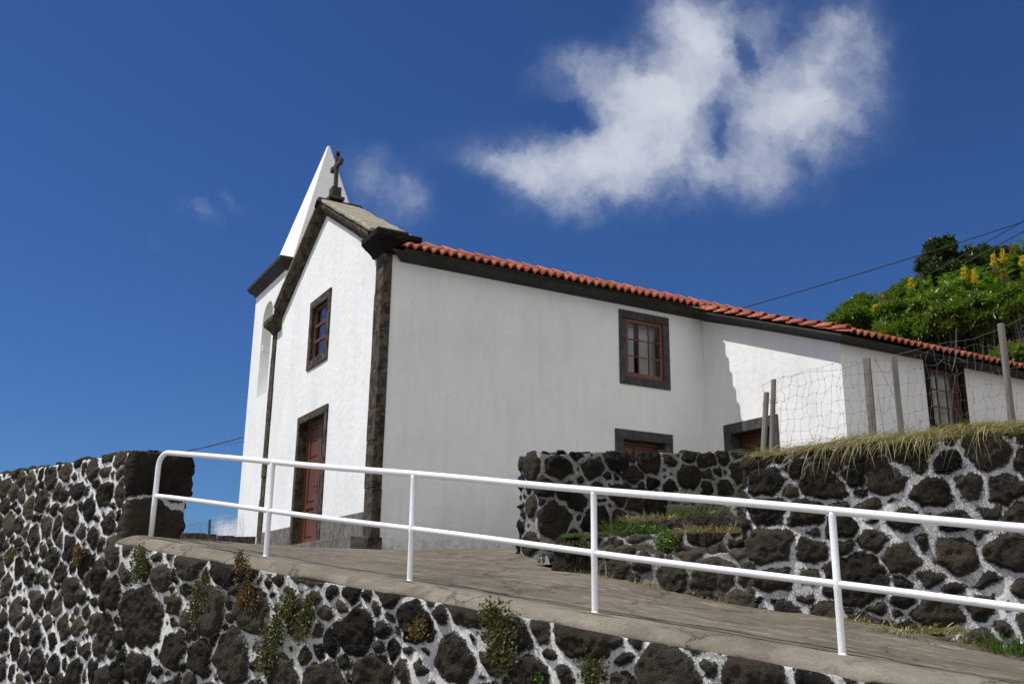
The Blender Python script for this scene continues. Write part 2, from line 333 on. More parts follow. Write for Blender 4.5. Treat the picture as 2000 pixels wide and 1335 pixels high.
M['kerb'] = mat_masonry('lava_rubble_footing', (0.46, 0.44, 0.41), 0.75, stone_a=(0.11, 0.095, 0.075), stone_b=(0.03, 0.026, 0.022), lich=0.5, dirtcol=(0.09, 0.08, 0.065))
SLOPE_AZ = math.atan2(0.89587, -0.44431)
M['ramp'] = mat_concrete('worn_ramp_concrete', (0.098, 0.083, 0.062), (0.160, 0.136, 0.102), (0.42, 0.37, 0.28), SLOPE_AZ)
M['coping'] = mat_concrete('pale_edge_concrete', (0.23, 0.20, 0.155), (0.13, 0.112, 0.088), (0.36, 0.33, 0.27), SLOPE_AZ, 0.4, 0.85, 3.2)
def mat_paint():
    m, t, b = newmat('white_gloss_paint'); o = t.obj(); n = t.noise(o, 18, 6, 0.7)
    c = t.mix(t.mapr(n, 0.60, 0.70), (0.80, 0.80, 0.83), (0.66, 0.65, 0.64)); c = t.mix(t.mapr(t.noise(o, 40, 6, 0.75), 0.70, 0.74), c, (0.30, 0.20, 0.13))
    t.put(b.inputs['Base Color'], c); b.inputs['Roughness'].default_value = 0.32
    t.put(b.inputs['Normal'], t.bump(t.noise(o, 45, 4, 0.6), 0.002)); return m
M['paint'] = mat_paint()
def mat_ground(name, a, b2, c3=(0.03, 0.045, 0.012)):
    m, t, b = newmat(name); o = t.obj(); c = t.mix(t.mapr(t.noise(o, 2.5, 7, 0.7), 0.35, 0.7), a, b2)
    c = t.mix(t.mapr(t.noise(o, 0.8, 5, 0.6), 0.5, 0.65), c, c3); t.put(b.inputs['Base Color'], c); b.inputs['Roughness'].default_value = 0.95
    t.put(b.inputs['Normal'], t.bump(t.noise(o, 25, 6, 0.7), 0.03)); return m
M['soil'] = mat_ground('grassy_soil', (0.09, 0.07, 0.045), (0.13, 0.105, 0.06))
M['field'] = mat_ground('distant_field', (0.20, 0.175, 0.10), (0.26, 0.225, 0.14), (0.12, 0.13, 0.05))
M['asphalt'] = simple('concrete_road', (0.24, 0.22, 0.19), 0.9, 0.2, 12, 0.006, 80)
M['shrub'] = mat_leaf('shrub_leaf', ((0.045, 0.085, 0.012), (0.13, 0.20, 0.025), (0.28, 0.36, 0.05)), 0.33, 0.22, 0.6)
M['darktree'] = mat_leaf('dark_tree_leaf', ((0.022, 0.038, 0.012), (0.05, 0.08, 0.022), (0.11, 0.15, 0.04)), 0.45, 0.15)
M['ginger'] = mat_leaf('ginger_leaf', ((0.045, 0.085, 0.016), (0.105, 0.165, 0.026), (0.25, 0.31, 0.055)), 0.4, 0.3, 0.5)
M['yellow'] = mat_leaf('yellow_petal', ((0.55, 0.36, 0.02), (0.72, 0.50, 0.03), (0.80, 0.62, 0.08)), 0.6, 0.3, 0.2)
M['brownfl'] = mat_leaf('withered_petal', ((0.20, 0.13, 0.05), (0.30, 0.21, 0.07), (0.42, 0.30, 0.10)), 0.7, 0.2, 0.2)
M['creeper'] = mat_leaf('creeper_leaf', ((0.05, 0.07, 0.018), (0.13, 0.13, 0.04), (0.24, 0.09, 0.05)), 0.55, 0.2, 0.3)
M['creeper_red'] = mat_leaf('red_creeper_leaf', ((0.08, 0.09, 0.028), (0.20, 0.11, 0.04), (0.24, 0.04, 0.03)), 0.55, 0.2, 0.3)
M['hay'] = mat_leaf('dry_hay', ((0.20, 0.165, 0.075), (0.38, 0.32, 0.15), (0.52, 0.45, 0.24)), 0.7, 0.15, 0.2)
M['grass'] = mat_leaf('green_grass', ((0.045, 0.09, 0.015), (0.10, 0.17, 0.03), (0.22, 0.26, 0.07)), 0.5, 0.3, 0.3)
M['bark'] = simple('bark', (0.07, 0.055, 0.04), 0.9, 0.3, 12, 0.01)

# ------------------------------------------------------------------ ground
C0 = np.array([-1.658387, -7.18287, -0.72262]); DH = np.array([-0.44430812, 0.89587404]); NH = np.array([0.89587404, 0.44430812])
def sn(s, n): return C0[:2]+s*DH+n*NH
def railz(s): return -0.7226+0.13007*s
ctrl = [(*sn(s, n), railz(s)) for s in (-9, -6, -3, 0, 2.5, 5) for n in (-0.3, 0.3)]
ctrl += [(0.74, -3.91, -0.24), (0.5, -5.1, -0.41), (0.39, -6.02, -0.51), (1.04, -7.34, -0.78), (1.54, -8.34, -0.90), (2.08, -9.43, -1.13), (3.0, -11.4, -1.36), (0.74, -3.36, -0.13),
         (0, 0, -0.01), (1.3, 0, 0.05), (2.67, 0, 0.14), (5, 0, 0.25), (5, -3, 0.2), (0, 3, 0.14), (0, 6.6, 0.33), (0, 8.8, 0.44), (-1.5, 3.0, 0.12), (-1.3, 7.0, 0.40), (-3.5, 4, 0.3), (-4, 8, 0.5), (0, 14, 0.55), (8, 14, 0.6), (8, 3, 0.4), (14, 6, 0.7), (-5, 14, 0.5)]
ctrl = np.array(ctrl)
def tps_fit(P, lam=0.02):
    n = len(P); d = np.hypot(P[:, None, 0]-P[None, :, 0], P[:, None, 1]-P[None, :, 1]); K = np.where(d > 0, d*d*np.log(d+1e-9), 0)+lam*np.eye(n)
    A = np.zeros((n+3, n+3)); A[:n, :n] = K; A[:n, n] = 1; A[:n, n+1:] = P[:, :2]; A[n, :n] = 1; A[n+1:, :n] = P[:, :2].T
    return np.linalg.solve(A, np.concatenate([P[:, 2], np.zeros(3)]))
TW = tps_fit(ctrl)
def rampz(x, y):
    x = np.asarray(x, float); y = np.asarray(y, float); z = TW[-3]+TW[-2]*x+TW[-1]*y
    for w, (a, b, _) in zip(TW[:-3], ctrl):
        d2 = (x-a)**2+(y-b)**2; z = z+w*0.5*d2*np.log(d2+1e-12)
    return z
ROADZ = -2.45
def make_ground():
    g = []
    # big ground sheet to the horizon
    r = np.array([0, 8, 20, 60, 200, 800, 3000, 7000.]); th = np.linspace(0, 2*math.pi, 49)
    P = np.stack([np.outer(r, np.cos(th))+2, np.outer(r, np.sin(th))-14, np.full((8, 49), ROADZ-0.02)], -1)
    P[3:, :, 2] -= (r[3:, None]-20)*0.02
    o = grid_mesh('ground', P, M['field']); tag(o, 'grassy land around and below the chapel', kind='structure')
    # road in front of the retaining wall
    a = [sn(s, n) for s, n in ((-40, -7), (-40, -0.9), (30, -0.9), (30, -7))]
    mb = MB(); mb.add([(p[0], p[1], ROADZ) for p in a], [(0, 1, 2, 3)]); o = mb.build('road', M['asphalt']); tag(o, kind='structure')
    # the concrete ramp and the forecourt round the church
    ss = np.concatenate([np.linspace(-9, 6, 151), np.linspace(6.3, 26, 40)]); nn = np.concatenate([np.linspace(0, 6, 61), np.linspace(6.4, 16, 20)])
    S, Nn = np.meshgrid(ss, nn, indexing='ij'); nmin = np.where(S < 5, -0.12, 0.12+0.113*(S-5)); Nn = nmin+Nn
    X = C0[0]+S*DH[0]+Nn*NH[0]; Y = C0[1]+S*DH[1]+Nn*NH[1]; Z = np.clip(rampz(X, Y), -3, 1.2)+vnoise(X, Y, 2.2, 3, 3)*0.025
    Z[0, :] = Z[-1, :] = ROADZ; Z[:, -1] = ROADZ
    o = grid_mesh('path', np.stack([X, Y, Z], -1), M['ramp']); tag(o, 'brown grey worn concrete ramp and forecourt', kind='structure')
def terr(x, y):
    s = (x-C0[0])*DH[0]+(y-C0[1])*DH[1]; n = (x-C0[0])*NH[0]+(y-C0[1])*NH[1]
    z = 0.60+0.10*np.clip(n-2.4, 0, 6)+0.06*np.clip(x-4, 0, 9)*0.6
    # stairwell trough beside the block end
    st = np.clip((s+1.75)/0.25, 0, 1)*np.clip((7.6-n)/0.6, 0, 1); zst = -0.32+np.clip(0.45*(n-2.75), 0, 0.60)*np.clip((0.9-s)/1.1, 0.05, 1)+0.04*np.clip(n-4.2, 0, 3)
    z = z*(1-st)+zst*st
    hill = np.clip((x-13.2)/8, 0, 1); hill = hill*hill*(3-2*hill)*4.4; z = z+hill+np.clip(x-13.2, 0, 1)*1.2
    return z+vnoise(x, y, 1.5, 5, 3)*0.10
def make_terrace():
    xs = np.concatenate([np.linspace(0.4, 14, 137), np.linspace(14.3, 40, 60)]); ys = np.linspace(-16, 16, 241)
    X, Y = np.meshgrid(xs, ys, indexing='ij'); Z = terr(X, Y)
    xc = (X[:-1, :-1]+X[1:, 1:])/2; yc = (Y[:-1, :-1]+Y[1:, 1:])/2; n = (xc-C0[0])*NH[0]+(yc-C0[1])*NH[1]; s = (xc-C0[0])*DH[0]+(yc-C0[1])*DH[1]
    ok = (n > 2.65) & ((yc < -4.05) | (xc > 6.9)) & ~((xc > 7.1) & (xc < 12.9) & (yc > -3.3) & (yc < 6.5))
    ok &= ~((yc > -3.6) & (xc < 7.2)) & ~((yc > 6.4) & (xc < 13))
    ok &= ~((s > -1.9) & (n < 2.95))
    o = grid_mesh('terrace_ground', np.stack([X, Y, Z], -1), M['soil'], mask=ok); tag(o, 'raised grassy terrace and hillside', kind='structure')
make_ground(); make_terrace()

# ------------------------------------------------------------------ rubble masonry
def round_path(pts, r, res):
    pts = [np.array(p, float) for p in pts]; out = [pts[0]]
    for a, b, c in zip(pts[:-2], pts[1:-1], pts[2:]):
        d1 = (a-b)/np.linalg.norm(a-b); d2 = (c-b)/np.linalg.norm(c-b); rr = min(r, np.linalg.norm(a-b)/2.1, np.linalg.norm(c-b)/2.1); p = b+d1*rr; q = b+d2*rr
        out += [(1-t)**2*p+2*t*(1-t)*b+t*t*q for t in np.linspace(0, 1, 8)]
    out.append(pts[-1]); out = np.array(out); L = np.concatenate([[0], np.cumsum(np.linalg.norm(np.diff(out, axis=0), axis=1))])
    n = max(2, int(L[-1]/res)); u = np.linspace(0, L[-1], n); return u, np.stack([np.interp(u, L, out[:, 0]), np.interp(u, L, out[:, 1])], -1)
def pack(ulo, uhi, vlo, vhi, radii, seed, extra=(), gap=0.0, sx=1.15):
    rs = np.random.RandomState(seed); S = [tuple(e) for e in extra]
    for r, tries in radii:
        for _ in range(int(tries*(uhi-ulo)*(vhi-vlo))):
            c = (rs.uniform(ulo, uhi), rs.uniform(vlo, vhi)); rr = r*rs.uniform(0.8, 1.2)
            if S:
                A = np.array(S); d = np.hypot((A[:, 0]-c[0])/sx, A[:, 1]-c[1])
                if (d < (A[:, 2]+rr)*0.93+gap).any(): continue
            S.append((c[0], c[1], rr))
    return np.array(S)
def masonry(name, pts, zbot, ztop, thick, mat, res=0.016, radii=((0.2, 30), (0.13, 90), (0.08, 200), (0.05, 300)), seed=1, extra=(), m0=0.02, mvar=0.018, dome=0.03, amp=0.02, parent=None, sx=1.15, rnd=0.05, topn=0.03, shear=0.0, topfade=0.0):
    u, P = round_path(pts, rnd, res); T = np.gradient(P, axis=0); T /= np.linalg.norm(T, axis=1)[:, None]; Nn = np.stack([T[:, 1], -T[:, 0]], -1)
    zb = np.array([zbot(*p) for p in P]) if callable(zbot) else np.full(len(u), zbot)
    zt = (np.array([ztop(*p) for p in P]) if callable(ztop) else np.full(len(u), ztop))+vnoise(u, u*0, 3.0, seed+5, 3)*topn*2
    H = (zt-zb).max(); nv = max(3, int(H/res)); nt = max(3, int(thick/0.03))
    f = np.linspace(0, 1, nv); V = zb[:, None]+(zt-zb)[:, None]*f[None]
    tt = np.linspace(0, thick, nt+1)[1:]
    Vm = np.concatenate([V, zt[:, None]+tt[None]], 1); U = np.repeat(u[:, None], Vm.shape[1], 1)
    Z = np.concatenate([V, np.repeat(zt[:, None], nt, 1)], 1); inw = np.concatenate([np.zeros(nv), tt])
    # outward / up normals, blended over the top edge
    k = np.clip((zt[:, None]-V)/0.06, 0, 1); wf = np.concatenate([0.5+0.5*k, np.repeat(0.5*np.clip(1-tt/0.06, 0, 1)[None], len(u), 0)], 1)
    Us = U+vnoise(U, Vm, 4, seed+20, 2)*0.13+vnoise(U, Vm, 13, seed+22, 2)*0.045; Vs = Vm+shear*U+vnoise(U, Vm, 4, seed+21, 2)*0.13+vnoise(U, Vm, 13, seed+23, 2)*0.045
    sv = [shear*U.min(), shear*U.max()] 
    S = pack(u[0]-0.3, u[-1]+0.3, Vm.min()+min(sv)-0.3, Vm.max()+max(sv)+0.3, radii, seed, [(e[0], e[1]+shear*e[0], e[2]) for e in extra], sx=sx)
    F1 = np.full(U.shape, 1e9); F2 = F1.copy(); F3 = F1.copy(); ID = np.zeros(U.shape, int)
    for i, (a, b, r) in enumerate(S):
        cu = slice(max(0, np.searchsorted(u, a-r*2.2-0.55)), np.searchsorted(u, a+r*2.2+0.55))
        if cu.start >= cu.stop: continue
        d = np.hypot((Us[cu]-a)/sx, Vs[cu]-b)-r; f1, f2, f3, idd = F1[cu], F2[cu], F3[cu], ID[cu]
        m1 = d < f1; m2 = (~m1) & (d < f2); m3 = (~m1) & (~m2) & (d < f3)
        F3[cu] = np.where(m1 | m2, f2, np.where(m3, d, f3)); F2[cu] = np.where(m1, f1, np.where(m2, d, f2)); F1[cu] = np.where(m1, d, f1); ID[cu] = np.where(m1, i, idd)
    kk = 0.013; e2 = F2-F1; e3 = F3-F1; edge = -kk*np.log(np.exp(-np.clip(e2/kk, 0, 50))+np.exp(-np.clip(e3/kk, 0, 50)))*0.5
    mw = m0+vnoise(U, Vm, 1.6, seed+30, 3)*mvar*2; e = edge-mw
    rs = np.random.RandomState(seed+9); tone = rs.rand(len(S)+1)[ID]; gx = (rs.rand(len(S)+1)-0.5)[ID]; gy = (rs.rand(len(S)+1)-0.5)[ID]; ho = rs.rand(len(S)+1)[ID]
    si = np.clip(e/0.03, 0, 1); si = si*si*(3-2*si)
    du = Us-S[ID, 0]; dv = Vs-S[ID, 1]
    disp = si*(dome*(0.3+1.0*ho)+gx*du*0.25+gy*dv*0.25+vnoise(U, Vm, 9, seed+40, 3)*amp*1.6)+np.sqrt(np.clip(e, 0, 0.08)/0.08)*dome*0.5+vnoise(U, Vm, 5, seed+41, 3)*0.02*(1-si)+vnoise(U, Vm, 19, seed+42, 3)*(0.008+0.034*si)
    disp = np.clip(disp, -0.02, 0.10)
    if topfade: disp = disp*np.concatenate([np.clip((zt[:, None]-V)/topfade, 0.0, 1), np.zeros((len(u), nt))], 1)
    X = P[:, 0, None]-Nn[:, 0, None]*inw[None]+Nn[:, 0, None]*disp*wf; Y = P[:, 1, None]-Nn[:, 1, None]*inw[None]+Nn[:, 1, None]*disp*wf; Z = Z+disp*(1-wf)
    # close the back
    bk = np.stack([X[:, -1], Y[:, -1], zb], -1)[:, None]; G = np.concatenate([np.stack([X, Y, Z], -1), bk], 1); ee = np.concatenate([e, e[:, -1:]], 1); tn = np.concatenate([tone, tone[:, -1:]], 1)
    return grid_mesh(name, G, mat, parent, True, {'edge': ee, 'tone': tn})

p_corner = np.array((-4.03, -2.72)); az = R(110); pd = np.array((math.cos(az), math.sin(az))); pe = np.array((math.cos(R(20)), math.sin(R(20))))
# left parapet wall: far left -> corner -> end face
Lp = 7.0
o = masonry('stone_wall', [p_corner+pd*Lp, p_corner, p_corner+pe*0.72, p_corner+pe*0.72+pd*0.3], ROADZ-0.1, 0.872, 0.5, M['wallL'], 0.015,
            radii=((0.17, 40), (0.12, 300), (0.085, 700), (0.058, 500)), seed=3, extra=((Lp+0.30, 0.66, 0.47), (Lp+0.30, 0.06, 0.44), (Lp-0.45, -0.55, 0.22), (Lp-0.42, 0.05, 0.15), (Lp-0.55, 0.40, 0.17)), m0=0.021, mvar=0.016, dome=0.035, amp=0.03, sx=1.0, topn=0.012, rnd=0.04)
tag(o, 'tall dark lava stone wall with bright white mortar at the left, ending in a squared corner block', 'stone wall')
# retaining wall under the railing
rw = thing('retaining_wall', 'low lava stone retaining wall with pale concrete edge carrying the white railing', 'retaining wall', (*sn(0, -0.3), ROADZ))
off = -0.345
a0 = sn(5.0, off); a1 = sn(-9.0, off)
masonry('stone_face', [sn(4.95, -0.02), sn(5.02, off), a1], ROADZ-0.1, lambda x, y: railz((x-C0[0])*DH[0]+(y-C0[1])*DH[1])-0.105, 0.16, M['wallR'], 0.014,
        radii=((0.24, 5), (0.165, 50), (0.12, 300), (0.08, 700), (0.055, 600)), seed=11, extra=((1.0, -0.95, 0.36), (2.05, -0.87, 0.25), (3.3, -0.95, 0.2), (0.35, -0.35, 0.2), (4.05, -1.0, 0.2)), m0=0.021, mvar=0.028, dome=0.045, amp=0.035, parent=rw, sx=1.05, topn=0.012, rnd=0.1, shear=0.13, topfade=0.04)
# coping: rounded concrete edge
s_ = np.linspace(5.05, -9, 900); prof = [(0.16, -0.03), (0.10, 0.006), (0.0, 0.012), (-0.10, 0.006), (-0.17, -0.004), (-0.23, -0.018), (-0.28, -0.038), (-0.315, -0.060), (-0.335, -0.085), (-0.335, -0.115), (-0.26, -0.13)]
G = np.zeros((len(s_), len(prof), 3)); dr = np.clip(vnoise(s_, s_*0, 1.7, 77, 4, 0.6), -0.06, 0.5)
for j, (n_, dz) in enumerate(prof):
    k = np.clip((-n_-0.2)/0.17, 0, 1); nn = n_+vnoise(s_, s_*0+j*.2, 3.5, 80, 3)*0.035*k; zz = dz*(1+k*(dr*2.6+0.05))+vnoise(s_, s_*0+j*0.3, 5, 78, 3)*0.012
    endr = np.clip((s_-4.85)/0.2, 0, 1)**2; zz = zz-endr*0.10
    G[:, j, 0] = C0[0]+s_*DH[0]+nn*NH[0]; G[:, j, 1] = C0[1]+s_*DH[1]+nn*NH[1]; G[:, j, 2] = railz(s_)+zz
grid_mesh('coping', G[:, ::-1], M['coping'], rw)
# wall beside the steps
W1T = lambda x, y: (1.10+(x-0.74)*0.088 if y < -3.85 else 1.12)
o = masonry('stone_wall', [(0.74, -3.42), (0.74, -3.91), (5.6, -3.91)], -0.5, W1T, 0.44, M['wallD'], 0.016, radii=((0.19, 40), (0.13, 90), (0.08, 200), (0.05, 200)), seed=23,
            extra=((0.3, 0.95, 0.2), (0.75, 0.95, 0.2), (1.3, 0.98, 0.17), (0.28, 0.45, 0.15), (0.3, 0.0, 0.2), (0.72, 0.25, 0.24), (1.35, 0.28, 0.22)), m0=0.026, mvar=0.04, dome=0.04, topn=0.03)
tag(o, 'mossy dark stone wall in shade behind the overgrown steps, its left end against the chapel side wall', 'stone wall')
# sunlit terrace wall
BT = lambda x, y: 0.635+0.05*max(0, x-1.04)
o = masonry('terrace_wall', [(2.3, -6.72), (1.04, -7.345), (1.54, -8.34), (2.08, -9.43), (3.4, -12.05)], -1.7, BT, 0.5, M['wallB'], 0.015, radii=((0.15, 60), (0.11, 400), (0.08, 700), (0.055, 500)), seed=31,
            extra=((1.62, 0.43, 0.15), (1.60, 0.10, 0.17), (1.62, -0.20, 0.19), (2.15, 0.35, 0.16), (2.4, -0.55, 0.24)), m0=0.015, mvar=0.030, dome=0.035, amp=0.03, sx=1.3, topn=0.03)
tag(o, 'sunlit dark lava stone terrace wall with white mortar under the hay and wire fence', 'terrace wall')

# overgrown steps with rubble footing
st = thing('stone_steps', 'rough overgrown stone steps climbing beside the ramp between two walls', 'steps', (0.7, -6.2, -0.4))
def kz(x, y): return float(rampz(x, y))-0.15
masonry('footing', [(0.95, -3.6), (0.66, -4.0), (0.50, -4.9), (0.42, -5.9), (0.60, -6.45), (1.08, -7.42)], kz, lambda x, y: -0.20-0.05*max(0, -5.5-y), 0.4, M['kerb'], 0.016, radii=((0.15, 60), (0.10, 120), (0.06, 200)), seed=41, m0=0.02, mvar=0.03, dome=0.03, amp=0.04, parent=st, topn=0.05)
masonry('step', [(0.95, -5.0), sn(1.12, 2.72), sn(-1.85, 2.72)], -0.5, -0.03, 0.42, M['kerb'], 0.016, radii=((0.24, 60), (0.16, 100), (0.08, 200)), seed=43, m0=0.012, mvar=0.03, dome=0.02, amp=0.035, parent=st, topn=0.035)
masonry('step', [sn(0.4, 3.5), sn(0.1, 3.12), sn(-1.9, 3.12)], -0.2, 0.17, 0.45, M['kerb'], 0.016, radii=((0.2, 60), (0.12, 120), (0.06, 200)), seed=44, m0=0.012, mvar=0.03, dome=0.02, amp=0.035, parent=st, topn=0.04)
masonry('step', [sn(0.2, 3.9), sn(0.0, 3.55), sn(-1.95, 3.55)], 0.0, 0.34, 0.5, M['kerb'], 0.02, radii=((0.2, 60), (0.12, 120), (0.06, 200)), seed=45, m0=0.012, mvar=0.03, dome=0.02, amp=0.035, parent=st, topn=0.04)

# ------------------------------------------------------------------ white railing
rl = thing('railing', 'white painted tubular handrail with mid rail along the ramp edge', 'railing', (*sn(0, 0), railz(0)))
def rp(s, h): p = sn(s, 0); return Vector((p[0], p[1], railz(s)+h))
HT, HM, s1 = 0.97, 0.468, 4.78
pts = [rp(s1, -0.05), rp(s1, 0.4), rp(s1, HT-0.17)]
for t_ in np.linspace(0.15, 1, 8):
    a = t_*math.pi/2; pts.append(rp(s1-0.17*(1-math.cos(a)), HT-0.17+0.17*math.sin(a)))
pts += [rp(s, HT+0.004*math.sin(s*2.1)) for s in np.arange(s1-0.4, -8.5, -0.25)]
MB().tube(pts, 0.0300, 20).build('top_rail', M['paint'], rl, True)
MB().tube([rp(s1-0.02, HM)]+[rp(s, HM+0.004*math.sin(s*1.7+1)) for s in np.arange(s1-0.3, -8.5, -0.25)], 0.0265, 20).build('mid_rail', M['paint'], rl, True)
s = s1-1.91
while s > -8.4:
    mb = MB(); mb.tube([rp(s, -0.06), rp(s, 0.006), rp(s, 0.012), rp(s, HM-0.04), rp(s, HM-0.028), rp(s, HM+0.03), rp(s, HM+0.04), rp(s, HT-0.035), rp(s, HT-0.01)], [0.026, 0.026, 0.026, 0.026, 0.0295, 0.0295, 0.026, 0.026, 0.028], 18)
    mb.tube([rp(s, -0.01), rp(s, 0.006), rp(s, 0.022)], [0.038, 0.034, 0.024], 14); mb.build('post', M['paint'], rl, True); s -= 1.91

# ------------------------------------------------------------------ church
ch = thing('chapel', 'white plastered chapel with dark basalt trim, orange tile roof and spired belfry', 'chapel', (0, 0, 0))
def plate(name, outer, holes, th, fn, mat, parent=ch, bevel=0.0):
    """flat wall with openings; fn maps (a, b, depth) to world"""
    cu = bpy.data.curves.new(name, 'CURVE'); cu.dimensions = '2D'; cu.fill_mode = 'BOTH'; cu.extrude = th/2
    for poly in [outer]+holes:
        sp = cu.splines.new('POLY'); sp.points.add(len(poly)-1); sp.use_cyclic_u = True
        for i, p in enumerate(poly): sp.points[i].co = (p[0], p[1], 0, 1)
    ob = bpy.data.objects.new('tmp', cu); COL.objects.link(ob); dg = bpy.context.evaluated_depsgraph_get(); me = bpy.data.meshes.new_from_object(ob.evaluated_get(dg)); bpy.data.objects.remove(ob); bpy.data.curves.remove(cu)
    me.polygons.foreach_set('use_smooth', [False]*len(me.polygons))
    for v in me.vertices: v.co = fn(v.co.x, v.co.y, v.co.z+th/2)
    import bmesh
    bm = bmesh.new(); bm.from_mesh(me); bmesh.ops.remove_doubles(bm, verts=bm.verts, dist=1e-4); bmesh.ops.recalc_face_normals(bm, faces=bm.faces); bm.to_mesh(me); bm.free(); me.name = name
    return link(name, me, mat, parent)
def hole(a0, b0, a1, b1, e=0.05, sill=1): return rect(a0-e, b0-e*sill, a1+e, b1+e)
def rect(a0, b0, a1, b1): return [(a0, b0), (a1, b0), (a1, b1), (a0, b1)]
WY = 6.6; XC = 3.3; NX = 13.0; SX = 6.97; SY = -3.49; TX = 0.15
fF = lambda a, b, d: (0.0+d, a, b)           # gable front, depth inward +X
fS = lambda a, b, d: (a, 0.0+d, b)           # side wall, depth inward +Y
# front openings (y0,z0,y1,z1)
DO = (2.58, 0.24, 4.08, 2.64); WO = (2.84, 3.86, 3.74, 4.95)
plate('gable_wall', [(0.02, -0.61), (WY, -0.61), (WY, 5.0), (3.3, 6.86), (0.02, 5.02)], [hole(*DO, sill=0), hole(*WO)], 0.58, fF, M['plaster'])
SW = (5.03, 3.46, 5.93, 4.62); SD = (4.93, 0.25, 5.91, 2.24)
plate('side_wall', rect(0.05, -0.6, NX, 5.14), [hole(*SW), hole(*SD, sill=0)], 0.5, fS, M['plaster'])
MB().box((0.585, WY-0.5, -0.6), (NX, WY, 5.14)).build('side_wall', M['plaster'], ch)
plate('end_wall', [(0.505, -0.6), (WY-0.505, -0.6), (WY-0.505, 5.1), (3.3, 6.4), (0.505, 5.1)], [], 0.4, lambda a, b, d: (NX-0.4+d, a, b), M['plaster'])
# sacristy (lean-to)
fA = lambda a, b, d: (SX+d, a, b)
AD = (-1.75, 0.35, -0.72, 2.42)
plate('sacristy_wall', [(SY, -0.3), (-0.003, -0.3), (-0.003, 4.86), (SY, 3.62)], [hole(*AD, sill=0)], 0.4, fA, M['plaster'])
AW = (9.22, 2.40, 10.08, 3.47)
plate('sacristy_wall', rect(SX+0.403, -0.3, NX, 3.62), [hole(*AW)], 0.4, lambda a, b, d: (a, SY+d, b), M['plaster'])
MB().box((SX+0.403, SY+0.403, 1.2), (NX, -0.003, 1.25)).build('floor', M['inside'], ch)
plate('sacristy_wall', [(SY+0.41, -0.3), (-0.003, -0.3), (-0.003, 4.86), (SY+0.41, 3.76)], [], 0.3, lambda a, b, d: (NX-0.3+d, a, b), M['plaster'])

def surround(name, a0, b0, a1, b1, w, fn, proud=0.025, depth=0.16, mat='basalt', sill=True, par=ch):
    """stone frame round an opening: a0..b1 is the clear opening"""
    mb = MB(); e = 0.0
    def bx(p0, q0, p1, q1, pr):
        vs = [fn(a, b, d) for d in (-pr, depth) for a, b in ((p0, q0), (p1, q0), (p1, q1), (p0, q1))]
        mb.add(vs, [(0, 1, 2, 3), (7, 6, 5, 4), (0, 4, 5, 1), (1, 5, 6, 2), (2, 6, 7, 3), (3, 7, 4, 0)])
    bx(a0-w, b0-(w if sill else 0), a0, b1, proud); bx(a1, b0-(w if sill else 0), a1+w, b1, proud); bx(a0-w, b1, a1+w, b1+w, proud+0.003)
    if sill: bx(a0, b0-w, a1, b0, proud+0.002)
    return mb.build(name, M[mat], par, bevel=0.008)
fr = lambda a, b, d: Vector((0.0+d, a, b)); fs = lambda a, b, d: Vector((a, 0.0+d, b)); fa = lambda a, b, d: Vector((SX+d, a, b)); fb = lambda a, b, d: Vector((a, SY+d, b))
def fbox(mb, fn, a0, b0, d0, a1, b1, d1):
    vs = [fn(a, b, d) for d in (d0, d1) for a, b in ((a0, b0), (a1, b0), (a1, b1), (a0, b1))]
    mb.add(vs, [(0, 1, 2, 3), (7, 6, 5, 4), (0, 4, 5, 1), (1, 5, 6, 2), (2, 6, 7, 3), (3, 7, 4, 0)]); return mb
def door(fn, a0, b0, a1, b1, d, mat='redwood', swap=False, rows=((0.06, 0.30), (0.34, 0.66), (0.70, 0.95))):
    w = a1-a0; h = b1-b0; g = MB()
    fr_ = MB(); fbox(fr_, fn, a0, b0, d-0.03, a0+0.05, b1, d+0.05); fbox(fr_, fn, a1-0.05, b0, d-0.03, a1, b1, d+0.05); fbox(fr_, fn, a0+0.05, b1-0.06, d-0.03, a1-0.05, b1, d+0.05)
    root = fr_.build('door', M[mat], ch, bevel=0.004); root['label'] = 'red brown panelled double door'
    for k in (0, 1):
        p0 = a0+0.055+k*(w/2-0.053); p1 = p0+w/2-0.06; lf = MB()
        ww = p1-p0; sw = ww*0.17
        fbox(lf, fn, p0, b0+0.01, d, p0+sw, b1-0.065, d+0.045); fbox(lf, fn, p1-sw, b0+0.01, d, p1, b1-0.065, d+0.045)
        zs = [b0+0.01]+[b0+h*x for r_ in rows for x in r_]+[b1-0.065]
        for i in range(0, len(zs), 2): fbox(lf, fn, p0+sw, zs[i], d+0.002, p1-sw, zs[i+1], d+0.045)
        for i in range(1, len(zs)-1, 2):
            fbox(lf, fn, p0+sw, zs[i], d+0.028, p1-sw, zs[i+1], d+0.04); fbox(lf, fn, p0+sw+0.04, zs[i]+0.05, d+0.012, p1-sw-0.04, zs[i+1]-0.05, d+0.027)
        lo = lf.build('leaf', M[mat], root, bevel=0.004)
    hd = MB(); mid = (a0+a1)/2; hd.tube([fn(mid-0.03, b0+h*0.46, d), fn(mid-0.03, b0+h*0.46, d-0.05)], 0.008, 8); hd.tube([fn(mid-0.03, b0+h*0.46, d-0.045), fn(mid+0.07, b0+h*0.46, d-0.05)], 0.009, 8)
    fbox(hd, fn, mid-0.05, b0+h*0.42, d-0.004, mid-0.01, b0+h*0.5, d-0.0005); hd.build('handle', M['iron'], root)
    return root
